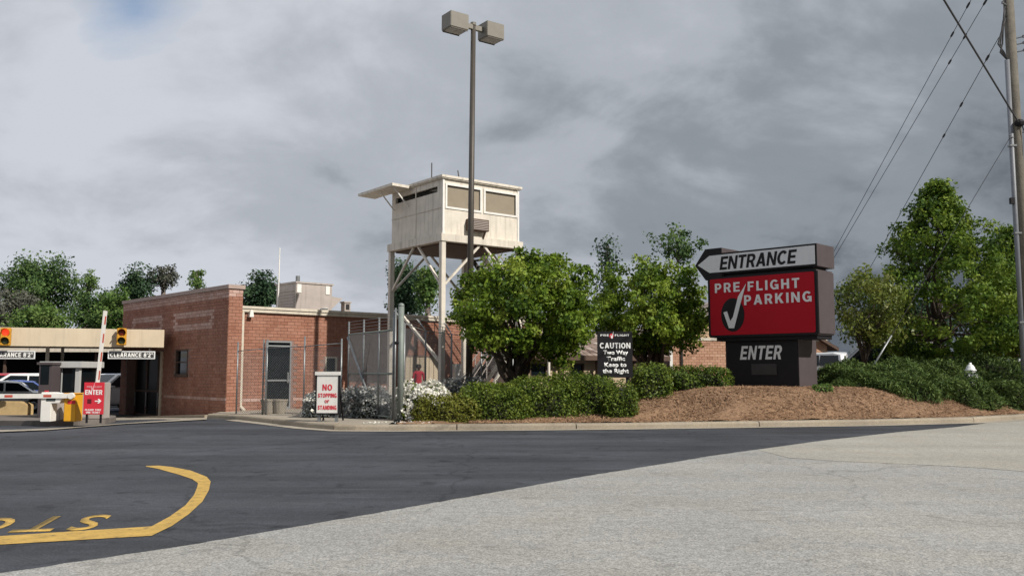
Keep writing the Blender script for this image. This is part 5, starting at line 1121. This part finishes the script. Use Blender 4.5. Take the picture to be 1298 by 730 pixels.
# open car shed added behind those cars, walls near-black to supply the shade there
sh = empty('car_shed', (-30, 56, -0.55), R(4), 'long open car shed with a cream roof edge behind the gate lanes', 'shed')
zs = at(50, 446, 52).z + 0.55; ze = at(50, 441, 52).z + 0.62
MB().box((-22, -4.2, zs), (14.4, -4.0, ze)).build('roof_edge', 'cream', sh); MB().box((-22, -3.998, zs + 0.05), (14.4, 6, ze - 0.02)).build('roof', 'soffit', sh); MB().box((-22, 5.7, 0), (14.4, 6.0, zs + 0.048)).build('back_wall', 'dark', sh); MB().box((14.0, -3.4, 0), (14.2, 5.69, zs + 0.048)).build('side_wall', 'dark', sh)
for x in np.arange(-21, 14, 5.2): MB().box((x, -3.6, 0), (x + 0.14, -3.46, zs + 0.045)).build('post', 'soffit', sh)

# ------------------------------------------------------------------ houses behind the planting
def shingle_slope(m, a, b, c, d, rows, seed):
    """courses of shingles on the quad a-b (eave) c-d (ridge)"""
    r = random.Random(seed); a, b, c, d = map(Vector, (a, b, c, d)); n = (b - a).cross(d - a).normalized()
    for i in range(rows):
        l0, r0 = a.lerp(d, i / rows), b.lerp(c, i / rows); l1, r1 = a.lerp(d, (i + 1.1) / rows if i < rows - 1 else 1), b.lerp(c, (i + 1.1) / rows if i < rows - 1 else 1); k = max(3, int((r0 - l0).length / 0.42))
        for j in range(k):
            f0, f1 = j / k + 0.003, (j + 1) / k - 0.003; h = n * (0.022 + r.uniform(0, 0.008)); m.add([l0.lerp(r0, f0) + h, l0.lerp(r0, f1) + h, l1.lerp(r1, f1) + n * 0.004, l1.lerp(r1, f0) + n * 0.004, l0.lerp(r0, f0), l0.lerp(r0, f1)], [(0, 1, 2, 3), (4, 5, 1, 0)], min(1, max(0, r.gauss(0.55, 0.22))))
# tan house with shingle roof, seen under the round trees
hx = at(705, 470, 42.0); tb = empty('tan_house', (hx.x, hx.y, float(gz(hx.x, hx.y))), ANG - R(8), 'tan walled house with shingle roof seen under the round tree', 'house'); zh0 = hx.z * 0 + tb.location.z
ez = at(705, 451, 42).z - zh0; rz_ = ez + 2.0; x0, x1, y0, y1 = -3.0, 6.4, 0, 8.0
wins = [(-1.55, -0.55, 1.0, ez - 0.35), (0.9, 1.7, 1.0, ez - 0.35)]
m = MB(); wallcells(m, x0, x1, -0.5, ez, y0, y0 + 0.25, wins); m.box((x0, y0 + 0.25, -0.5), (x0 + 0.25, y1, ez)); m.box((x1 - 0.25, y0 + 0.25, -0.5), (x1, y1, ez)); m.box((x0 + 0.25, y1 - 0.25, -0.5), (x1 - 0.25, y1, ez)); m.build('wall', 'tanwall', tb)
for a, b, c, d in wins:
    f = MB(); f.box((a, y0 - 0.02, c), (a + 0.07, y0 + 0.12, d)); f.box((b - 0.07, y0 - 0.02, c), (b, y0 + 0.12, d)); f.box((a + 0.07, y0 - 0.02, d - 0.07), (b - 0.07, y0 + 0.12, d)); f.box((a + 0.07, y0 - 0.02, c), (b - 0.07, y0 + 0.12, c + 0.07)); fo = f.build('window', 'soffit', tb); box((a + 0.07, y0 + 0.06, c + 0.07), (b - 0.07, y0 + 0.08, d - 0.07)).build('pane', 'glass', fo)
o_ = 0.55; m = MB(); C = [(x0 - o_, y0 - o_, ez), (x1 + o_, y0 - o_, ez), (x1 + o_, y1 + o_, ez), (x0 - o_, y1 + o_, ez)]; rA, rB = (x0 + 3.6, (y0 + y1) / 2, rz_), (x1 - 3.6, (y0 + y1) / 2, rz_)
ro = MB().add(C + [rA, rB], [(0, 1, 5, 4), (1, 2, 5), (2, 3, 4, 5), (3, 0, 4), (3, 2, 1, 0)]).build('roof', 'soffit', tb)
m = MB(); shingle_slope(m, C[0], C[1], rB, rA, 14, 1); shingle_slope(m, C[3], C[0], rA, rA, 14, 2); shingle_slope(m, C[1], C[2], rB, rB, 14, 3); so = m.build('shingles', 'shingle', ro); so['kind'] = 'stuff'
MB().box((x0 - o_, y0 - o_ - 0.03, ez - 0.2), (x1 + o_, y0 - o_ - 0.003, ez + 0.02)).build('fascia_board', 'soffit', ro)
for x in (x0 + 0.1, -0.1, 2.2, 4.6): MB().box((x, y0 - 0.4, -0.5), (x + 0.16, y0 - 0.24, ez - 0.01)).build('porch_post', 'soffit', tb)
# brick gable house beside the sign
gw = 9.2; gp0 = at(849.5, 470, 46.0); gbh = empty('gable_house', (gp0.x, gp0.y, float(gz(gp0.x, gp0.y))), R(14), 'peach brick gable end with white corner board behind the round tree', 'house'); zq = gbh.location.z
def gu(px, py): s, z = along(px, py, Vector((gp0.x, gp0.y)), Vector((math.cos(R(14)), math.sin(R(14))))); return s, z - zq
gz_e = gu(849.5, 437)[1]; gz_b = gu(890, 431.5)[1]; sl = 0.54; apex = gz_e + sl * gw / 2
MT['peachb'] = tintmat('peach brick', [(0.34, 0.18, 0.115), (0.43, 0.24, 0.155), (0.49, 0.29, 0.195), (0.55, 0.38, 0.27)], 0.85); MT['peach'] = M('peach siding', (0.50, 0.34, 0.21), 0.8, 0, 0.08, 3)
MB().prism([(0, -0.5), (gw, -0.5), (gw, gz_e), (gw / 2, apex), (0, gz_e)], 0, 9.0).build('wall', 'mortar', gbh)
m = MB(); rr = random.Random(8); z = 0.0
while z < gz_b - 0.05:
    x = 0.0 if int(z / 0.145 + 0.5) % 2 else -0.15
    while x < gw:
        a, b = max(0.002, x), min(gw, x + 0.285)
        if b - a > 0.04: m.box((a, -0.014, z), (b, 0.001, min(z + 0.132, gz_b)), rr.gauss(0.45, 0.16))
        x += 0.30
    z += 0.145
bo_ = m.build('brickwork', 'peachb', gbh); bo_['kind'] = 'stuff'
MB().box((0, -0.05, gz_b), (gw, -0.002, gz_b + 0.14)).build('trim_band', 'cream', gbh)
k = 0; zz2 = gz_b + 0.145
while zz2 < apex - 0.25:
    xa = max(0.002, (zz2 + 0.20 - gz_e) / sl); 
    if gw - 2 * xa > 0.3: MB().add([(xa, -0.03, zz2), (gw - xa, -0.03, zz2), (gw - xa, -0.012, zz2 + 0.2), (xa, -0.012, zz2 + 0.2), (xa, -0.001, zz2), (gw - xa, -0.001, zz2), (gw - xa, -0.001, zz2 + 0.2), (xa, -0.001, zz2 + 0.2)], [(0, 1, 2, 3), (0, 4, 5, 1), (3, 2, 6, 7), (0, 3, 7, 4), (1, 5, 6, 2)]).build('siding_board', 'peach', gbh)
    zz2 += 0.205
MB().box((-0.02, -0.04, -0.3), (0.14, -0.017, gz_b - 0.002)).build('corner_board', 'white', gbh); du = gu(863.5, 450)[0]; MB().box((du - 0.05, -0.10, -0.3), (du + 0.05, -0.055, gz_e + 0.4)).build('downspout', 'dark', gbh)
rm = MB(); e_ = 0.5; L0 = (-e_, gz_e - e_ * sl); 
rm.prism([(L0[0], L0[1]), (gw / 2, apex), (gw + e_, gz_e - e_ * sl), (gw + e_, gz_e - e_ * sl + 0.16), (gw / 2, apex + 0.16), (L0[0], L0[1] + 0.16)], -0.35, 9.3); ro = rm.build('roof', 'soffit', gbh)
m = MB(); shingle_slope(m, (L0[0], 9.3, L0[1] + 0.165), (L0[0], -0.35, L0[1] + 0.165), (gw / 2, -0.35, apex + 0.165), (gw / 2, 9.3, apex + 0.165), 12, 5); shingle_slope(m, (gw + e_, -0.35, L0[1] + 0.165), (gw + e_, 9.3, L0[1] + 0.165), (gw / 2, 9.3, apex + 0.165), (gw / 2, -0.35, apex + 0.165), 12, 6); so = m.build('shingles', 'shingle', ro); so['kind'] = 'stuff'
# low wing joined to the gable on its left, in shade
wg = empty('low_wing', (gp0.x, gp0.y, zq), R(14), 'low brown roofed wing left of the gable house, in shade', 'house')
MB().box((-6.5, 1.2, -0.5), (-0.02, 6.5, gz_e - 1.0)).build('wall', 'mortar', wg); MB().add([(-7, 0.6, gz_e - 1.05), (-0.52, 0.6, gz_e - 1.05), (-0.52, 6.9, gz_e - 0.15), (-7, 6.9, gz_e - 0.15), (-7, 0.6, gz_e - 0.93), (-0.52, 0.6, gz_e - 0.93), (-0.52, 6.9, gz_e - 0.03), (-7, 6.9, gz_e - 0.03)], [(3, 2, 1, 0), (4, 5, 6, 7), (0, 1, 5, 4), (1, 2, 6, 5), (2, 3, 7, 6), (3, 0, 4, 7)]).build('roof', M('brown shingle roof', (0.11, 0.07, 0.06), 0.9, 0, 0.3, 9, 0.4, 30), wg)

# cars on the upper lot at the right
park('suv', 'white', 1040, 43.5, 115, 'white utility car behind the entrance sign on the upper lot', group='cars on the upper lot')
park('van', 'black', 1118, 41.0, 172, 'dark van with a white roof behind the yellow green tree on the upper lot', group='cars on the upper lot')
park('suv', 'white', 1060, 52, 150, 'white car far behind the entrance sign on the upper lot', group='cars on the upper lot')
park('suv', 'maroon', 1172, 47, 165, 'maroon utility car behind the tall pear tree trunk', group='cars on the upper lot')
park('suv', 'grey', 1225, 50, 160, 'grey utility car right of the tall pear tree, far lot', group='cars on the upper lot')
park('sedan', 'red', 1270, 56, 170, 'red sedan on the far lot at the right edge', 0.5, group='cars on the upper lot')
park('suv', 'white', 1300, 52, 160, 'white utility car at the right edge of the upper lot', group='cars on the upper lot')

# ------------------------------------------------------------------ trees
def tb_(px, Y): p = at(px, 480, Y); return Vector((p.x, p.y, float(max(gz(p.x, p.y), bz(p.x, p.y) if p.y - kerb_y(p.x) < 7 and p.x > -3 else -9))))
c = at(668, 398, 28.0)
tree('round_tree', 'round glossy green tree with several stems behind the clipped hedge', tb_(655, 28.0), c, (2.38, 2.2, 2.0), 300, 108, 0.175, 0.13, 'leaf', 11, 0.165, 0.5, 3, 20, 'flat', inner=0.55, lump=0.10, aspect=0.6)
c = at(824, 398, 33.0)
tree('round_tree', 'round green tree between the caution sign and the entrance sign', tb_(822, 33.0), c, (2.25, 2.0, 1.98), 260, 108, 0.175, 0.13, 'leaf', 12, 0.16, 0.5, 3, 18, 'flat', inner=0.55, lump=0.11, aspect=0.6)
c = at(1193, 342, 34.5)
tree('pear_tree', 'tall pointed pear tree with dense green leaves at the right', tb_(1190, 34.5), c, (3.35, 3.1, 3.45), 370, 110, 0.20, 0.14, 'leafpear', 13, 0.16, 0.15, 1, 30, 'cone', lump=0.17, aspect=0.6)
c = at(1283, 370, 36.5)
tree('pear_tree', 'second pear tree at the right edge behind the wooden pole', tb_(1283, 36.5), c, (2.1, 2.0, 2.5), 260, 95, 0.22, 0.14, 'leafpear', 14, 0.14, 0.15, 1, 16, 'cone', lump=0.13, aspect=0.6, tbase=0.45)
c = at(1101, 390, 32.5)
tree('small_tree', 'small yellow green tree between the sign and the pear tree', tb_(1098, 32.5), c, (1.4, 1.3, 1.42), 130, 48, 0.20, 0.13, 'leafyel', 15, 0.09, 0.5, 3, 12, 'round', inner=0.5, lump=0.12)
def bgt(label, px, py, rx, ry, Y, mat, seed, ncl=60, per=40, name='woodland_tree', shape='round', lump=0.25, inner=0.3, tr=0.25, bark='barkgrey', sz=None, dens=1.0, tbase=0.5, nl=9, clr=None):
    c = at(px, py, Y); s = Y / FPX; b = Vector((c.x, c.y, float(gz(c.x, c.y)) - 0.1)); rad = (rx * s, rx * s * 0.9, ry * s)
    return tree(name, label, b, c, rad, int(ncl * 1.25), int(per * 1.5), clr or max(rad[0], rad[2]) * 0.17, sz or 0.24, mat, seed, tr, 0.3, 1, nl, shape, bark, inner, lump, 0.65, 0.5, 'woodland behind the lot', tbase)
bgt('large spreading oak standing highest at the far left', 47, 366, 43, 44, 85, 'leafbg', 31, 120, 60, lump=0.28)
bgt('grey green tree at the far left edge below the oak', 12, 398, 34, 32, 80, 'leafgrey', 32, 60, 40, tbase=0.7)
bgt('bright green tree below the spreading oak, above the canopy', 52, 408, 34, 24, 76, 'leafbgl', 33, 60, 50)
bgt('airy light green tree right of the spreading oak', 112, 362, 17, 19, 95, 'leafbgl', 34, 26, 26, lump=0.35)
bgt('mid green tree behind the raised barrier arm', 122, 400, 36, 28, 82, 'leafbg', 35, 80, 50)
bgt('bright green tree at the brick parapet edge', 152, 398, 26, 30, 78, 'leafbgl', 36, 60, 45, tbase=0.4)
bgt('dark pointed evergreen above the brick parapet', 173, 366, 18, 32, 90, 'leafdark', 37, 60, 45, 'evergreen_tree', lump=0.28)
bgt('bare grey brown pine above the brick parapet', 207, 352, 19, 18, 92, 'leafgrey', 38, 34, 26, 'pine_tree', lump=0.2, inner=0.5, nl=18, shape='flat')
bgt('slender light tree top above the brick parapet', 250, 356, 9, 18, 92, 'leafbgl', 39, 18, 26)
bgt('dark tree between the parapet and rooftop air unit', 330, 372, 25, 27, 80, 'leafdark', 40, 70, 45, tbase=0.6)
bgt('dark tree seen between the left legs of the guard tower', 512, 366, 20, 40, 75, 'leafdark', 41, 70, 45, tbase=0.6)
bgt('light green narrow tree seen between the tower legs', 542, 366, 11, 30, 72, 'leafbgl', 42, 40, 40)
bgt('sparse tree top behind the second round tree', 860, 314, 30, 25, 58, 'leafbg', 43, 30, 22, lump=0.4, inner=0.4, sz=0.22, tr=0.09)
bgt('thin dark conifer tip between the two round trees', 770, 345, 13, 45, 60, 'leafdark', 44, 34, 22, 'pine_tree', 'cone', lump=0.3, sz=0.2, tr=0.08)
bgt('tree mass behind the small yellow green tree', 1150, 410, 60, 30, 62, 'leafdark', 45, 90, 40, tbase=0.45)
bgt('dark tree behind the entrance sign', 985, 400, 50, 45, 70, 'leafdark', 46, 70, 40)
bgt('broad tree beyond the left picture edge', -60, 385, 50, 45, 85, 'leafbg', 47, 70, 40)
bgt('broad tree at the far right edge of the lot', 1330, 400, 60, 50, 66, 'leafbg', 48, 80, 40)

# ------------------------------------------------------------------ shrubs
def bp(px, Y): p = at(px, 500, Y); return (p.x, p.y)
def hedge(name, label, px0, px1, Y, ry, ytop, n, mat, seed, **k):
    a, b = at(px0, 500, Y), at(px1, 500, Y); zt = at((px0 + px1) / 2, ytop, Y).z; c = ((a.x + b.x) / 2, Y); return shrub(name, label, c, ((b.x - a.x) / 2, ry, zt - float(min(bz(*c), bz(c[0], c[1] - ry)))), n, k.pop('size', 0.085), mat, seed, **k)
hedge('clipped_shrub', 'yellow green low shrub beside the white azalea', 524, 612, 25.6, 0.6, 502, 7000, 'hedgey', 22, power=0.62, lump=0.09, size=0.07)
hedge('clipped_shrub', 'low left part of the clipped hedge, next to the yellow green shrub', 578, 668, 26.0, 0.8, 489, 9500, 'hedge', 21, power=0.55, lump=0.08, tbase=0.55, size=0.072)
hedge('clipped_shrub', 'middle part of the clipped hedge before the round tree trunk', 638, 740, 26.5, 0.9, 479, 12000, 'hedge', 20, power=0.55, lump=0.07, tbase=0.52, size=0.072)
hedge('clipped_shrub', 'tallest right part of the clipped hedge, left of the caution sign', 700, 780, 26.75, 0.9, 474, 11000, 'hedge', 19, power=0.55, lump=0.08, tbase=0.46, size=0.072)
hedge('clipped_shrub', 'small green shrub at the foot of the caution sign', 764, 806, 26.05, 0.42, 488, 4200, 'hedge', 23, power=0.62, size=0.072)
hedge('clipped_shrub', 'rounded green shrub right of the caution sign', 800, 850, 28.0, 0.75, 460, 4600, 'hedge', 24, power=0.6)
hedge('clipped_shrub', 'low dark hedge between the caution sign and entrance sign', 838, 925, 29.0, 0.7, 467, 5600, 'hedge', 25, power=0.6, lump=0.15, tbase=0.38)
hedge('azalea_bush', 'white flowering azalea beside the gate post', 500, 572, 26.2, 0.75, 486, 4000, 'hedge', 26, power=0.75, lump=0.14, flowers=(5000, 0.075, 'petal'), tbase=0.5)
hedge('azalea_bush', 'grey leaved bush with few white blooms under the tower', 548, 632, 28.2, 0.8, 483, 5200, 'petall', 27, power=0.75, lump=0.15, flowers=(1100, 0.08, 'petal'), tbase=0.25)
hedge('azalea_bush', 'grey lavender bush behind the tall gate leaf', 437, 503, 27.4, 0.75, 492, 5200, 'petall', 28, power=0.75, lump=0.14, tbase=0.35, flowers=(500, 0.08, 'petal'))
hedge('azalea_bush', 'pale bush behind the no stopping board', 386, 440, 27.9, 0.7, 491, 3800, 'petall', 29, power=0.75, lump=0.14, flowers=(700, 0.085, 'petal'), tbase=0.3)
# junipers on the bank: feathery sprays
jun = [(1070, 31.0, 0.8, 38, 462, 'dark spreading juniper directly right of the entrance sign'), (1128, 31.0, 0.9, 50, 459, 'spreading juniper under the small yellow green tree'), (1186, 32.4, 0.9, 48, 455, 'spreading juniper under the tall pear tree'), (1258, 33.0, 1.0, 55, 452, 'tall juniper behind the white fire hydrant'),
       (1150, 29.6, 0.8, 45, 472, 'low juniper before the others on the bank slope'), (1090, 29.9, 0.6, 36, 470, 'low juniper between the sign and the slope'), (1222, 29.9, 0.6, 44, 478, 'low juniper before the white fire hydrant'), (1290, 31.4, 0.9, 46, 472, 'low juniper at the right edge of the bank'), (1340, 34.0, 1.0, 40, 455, 'tall juniper beyond the right edge')]
for i, (px, Y, ry, hw_, yt, lb_) in enumerate(jun):
    hedge('juniper', lb_, px - hw_, px + hw_, Y, ry, yt, 9000, 'juniper', 60 + i, power=0.8, lump=0.17, size=0.15, aspect=0.2, bias=0.25, core=0.80, tbase=0.48, group='junipers on the bank')
shrub('ground_plant', 'small bright green weed at the right foot of the sign', bp(1042, 28.4), (0.28, 0.25, 0.25), 350, 0.09, 'leafbgl', 80, cat='plant')
# pine straw: loose needles lying on the bank
rng = np.random.default_rng(5); n = 42000; X = rng.uniform(-1.2, 17, n); T = rng.uniform(0.3, 4.2, n); Yn = kerb_y(X) + T; Zn = bz(X, Yn) + rng.uniform(0.005, 0.05, n)
tt = 0.5 + 0.22 * np.sin(X * 1.3 + 2 * np.sin(T * 2)) * np.cos(T * 2.2) + rng.normal(0, 0.2, n)
o = leaves('pine_straw', np.stack([X, Yn, Zn], 1), np.tile([0, -0.25, 1.0], (n, 1)), 0.13, 'straw', None, rng, tt, 0.13, 0.72); tag(o, 'brown pine straw strewn over the bank by the sign', 'pine straw', kind='stuff')
# blossom litter along the kerb
n = 90; X = rng.uniform(-4.1, -2.2, n); T = rng.uniform(0.32, 0.9, n); Yn = kerb_y(X) + T
o = leaves('fallen_petals', np.stack([X, Yn, bz(X, Yn) + 0.03], 1), np.tile([0, -0.3, 1.0], (n, 1)), 0.045, 'petal', None, rng, rng.uniform(0, 1, n), 0.9, 0.7); tag(o, 'fallen white petals along the kerb below the azalea', 'petals', kind='stuff')

# ------------------------------------------------------------------ fire hydrant
hp = at(1230.5, 475, 30.7); hz = at(1230.5, 459.5, 30.7).z; h0 = float(bz(hp.x, hp.y)); hy = empty('fire_hydrant', (hp.x, hp.y, h0), R(20), 'white topped fire hydrant standing among the junipers', 'hydrant'); H = hz - h0
MB().lathe([(0.16, 0), (0.16, 0.05), (0.115, 0.07), (0.11, H - 0.34), (0.17, H - 0.33), (0.175, H - 0.28)], 18).build('barrel', 'hydrant', hy, smooth=False); MB().lathe([(0.19, H - 0.278), (0.19, H - 0.245), (0.155, H - 0.23), (0.14, H - 0.16), (0.09, H - 0.085), (0.045, H - 0.06), (0.045, H)], 18).build('bonnet', 'hydrant', hy, smooth=True)
for s in (-1, 1): MB().tube([(s * 0.1, 0, H - 0.45), (s * 0.24, 0, H - 0.45)], 0.06, 10).build('nozzle', 'hydrant', hy)
MB().tube([(0, -0.1, H - 0.47), (0, -0.25, H - 0.47)], 0.08, 12).build('pumper_nozzle', 'hydrant', hy)

# ------------------------------------------------------------------ utility pole and lines
UD = 25.0
for _ in range(30): UD = 0.5 * UD + 0.5 * (float(kerb_y(at(1309, 520, UD).x)) + 0.65)
ut = at(1271, -120, UD)
ub_ = at(1309, 520, UD); ub_.z = float(bz(ub_.x, ub_.y)) - 0.1
ax = ut - ub_
def onp(py):                                              # point of the pole axis seen at this row
    best = min((ub_ + ax * t for t in np.linspace(0, 1, 400)), key=lambda q: abs((CY - FPX * ((q.z - EYE.z) * math.cos(PITCH) - q.y * math.sin(PITCH)) / (q.y * math.cos(PITCH) + (q.z - EYE.z) * math.sin(PITCH))) - py)); return best
up = empty('utility_pole', ub_, 0, 'weathered wooden utility pole with grey conduit at the right edge', 'utility pole')
MB().tube([(0, 0, 0), ax * 0.5, ax], [0.205, 0.185, 0.17], 14).build('pole', 'wood', up, smooth=True)
cd0, cd1 = Vector((-0.27, -0.06, 0)), onp(77) - ub_ + Vector((-0.21, -0.06, 0)); MB().tube([cd0, cd1], 0.085, 10).build('conduit', 'conduit', up, smooth=True)
for f in (0.25, 0.5, 0.75): q = cd0.lerp(cd1, f); MB().box((q.x - 0.10, q.y - 0.1, q.z - 0.03), (q.x + 0.25, q.y + 0.1, q.z + 0.03)).build('strap', 'galv', up)
q = onp(255) - ub_ + Vector((-0.34, -0.12, 0)); MB().box((q.x - 0.09, q.y - 0.06, q.z - 0.12), (q.x + 0.05, q.y + 0.06, q.z + 0.10)).build('junction_box', 'black', up)
for k, (dx, dy) in enumerate(((-0.50, -0.62), (-0.36, -0.5), (-0.22, -0.45))):
    b = cd1 + Vector((0.0, 0, 0.02)); MB().tube([b, b + Vector((-0.12 - 0.07 * k, -0.05, 0.25)), b + Vector((-0.34 + 0.08 * k, -0.08, 0.55)), b + Vector((-0.18 + 0.06 * k, -0.05, 1.0 + 0.3 * k)), b + Vector((0.05, 0, 1.6 + 0.3 * k))], 0.028, 6).build('riser_cable', 'cable', up, smooth=True)
for py, sx in ((50, 1), (58, 1), (68, 1), (170, 1), (176, -1), (8, -1)):
    q = onp(py) - ub_; MB().tube([q, q + Vector((sx * 0.34, -0.22, 0.02))], 0.022, 6).build('bracket', 'galv', up); MB().lathe([(0.02, -0.05), (0.05, -0.03), (0.03, 0.0), (0.05, 0.03), (0.02, 0.06)], 8).build('insulator', 'conduit', up).location = q + Vector((sx * 0.34, -0.22, 0.03))
q = onp(159) - ub_; MB().lathe([(0.08, -0.12), (0.15, -0.08), (0.17, 0.02), (0.12, 0.11), (0.05, 0.14)], 10).build('cable_clamp', 'black', up).location = q + Vector((0.02, -0.2, 0)); MB().tube([q + Vector((0.08, -0.22, -0.05)), q + Vector((0.22, -0.25, -0.5)), q + Vector((0.16, -0.2, -1.1))], 0.02, 6).build('loose_cable', 'cable', up)
# the next pole down the street, mostly behind the sign
fp = at(1015, 470, 115); fz = 0.8; ftop = at(1015, 395, 115).z; far = empty('utility_pole', (fp.x, fp.y, fz), 0, 'distant utility pole hidden behind the entrance sign', 'utility pole')
MB().tube([(0, 0, 0), (0, 0, ftop - fz)], [0.2, 0.15], 10).build('pole', 'wood', far, smooth=True); MB().box((-1.2, -0.06, ftop - fz - 0.5), (4.0, 0.06, ftop - fz - 0.36)).build('crossarm', 'wood', far)
def wire(label, a, b, sag, r, beads=(), n=28, r1=None):
    a, b = Vector(a), Vector(b); root = empty('overhead_wire', a, 0, label, 'wire', 'overhead lines')
    P = [a.lerp(b, t) - a - Vector((0, 0, sag * 4 * t * (1 - t))) for t in [i / n for i in range(n + 1)]]
    MB().tube(P, [r + ((r1 or r) - r) * i / n for i in range(n + 1)], 5).build('cable', 'cable', root, smooth=True)
    for t in beads:
        q = a.lerp(b, t) - a - Vector((0, 0, sag * 4 * t * (1 - t))); d = (b - a).normalized(); MB().tube([q - d * 0.3, q - d * 0.12, q + d * 0.12, q + d * 0.3], [0.015, 0.05, 0.05, 0.015], 6).build('sleeve', 'cable', root)
    return root
wire('upper left overhead wire running from the pole top', at(1272, -75, UD), at(1010, 405, 115), 0.0, 0.013, (0.055, 0.085), r1=0.03)
wire('second overhead wire just right of the upper one', at(1279, -48, UD), at(1014, 400, 115), 0.0, 0.013, (0.035, 0.07, 0.10), r1=0.03)
wire('lower overhead wire leaving the cable riser', at(1266, 48, UD), at(1050, 434, 112), 0.0, 0.013, (0.02, 0.075, 0.12), r1=0.03)
wire('thick black cable dropping from upper left to the pole', onp(159) + Vector((0.0, -0.2, 0)), at(905, -478, 9.0), 0.0, 0.030, (), r1=0.018)
ga_ = onp(168) + Vector((-0.15, -0.1, 0)); gb2 = at(1089, 474, 31.0); gb2.z = float(bz(gb2.x, gb2.y))
gw_ = wire('thin guy wire from the pole down into the junipers', ga_, gb2, 0.0, 0.011); d = (ga_ - gb2).normalized(); MB().tube([gb2 - ga_ + d * 0.2, gb2 - ga_ + d * 2.2], 0.032, 8).build('guard', 'galv', gw_, smooth=True)

# ------------------------------------------------------------------ paint on the asphalt
def zm(x, y): return flat(x / 4.636, 580 + y / 4.636)
inner = [(-420, 489), (0, 462), (445, 433), (890, 405), (1000, 345), (1090, 280), (1140, 220), (1160, 170), (1163, 150), (1130, 127), (1060, 103), (1000, 86), (930, 66), (858, 53)]
outer = [(-420, 537), (0, 512), (445, 486), (890, 460), (1010, 402), (1110, 332), (1190, 258), (1228, 190), (1238, 140), (1215, 113), (1120, 76), (1010, 55), (935, 47), (856, 49)]
m = MB(); I = [zm(*p) for p in inner]; O = [zm(*p) for p in outer]
for i in range(len(I) - 1): m.add([(q.x, q.y, 0.006) for q in (I[i], O[i], O[i + 1], I[i + 1])], [(0, 1, 2, 3)])
tag(m.build('stop_line_marking', 'paint_y'), 'yellow painted stop line curving back at its right end', 'road marking', kind='structure')
st_ = empty('stop_lettering', (0, 0, 0), kind='structure', label='yellow painted stop lettering facing the exit lane')
t = text('lettering', 'STOP', 0, 1.85, 0, 1.0, 'paint_y', st_, 0, True, 0.012, 0, 1.3, 0.002); me = t.data
a = R(180 + 12); ux, uy = Vector((math.cos(a), math.sin(a))), Vector((-math.sin(a), math.cos(a))); o0 = Vector((-4.46, 10.12))
for v_ in me.vertices:
    x, z = v_.co.x, v_.co.z; q = o0 + ux * x + uy * z; v_.co = (q.x, q.y, 0.0045 - v_.co.y)
for f in me.polygons:
    if f.normal.z < 0 and abs(f.normal.z) > 0.5: pass
me.update()
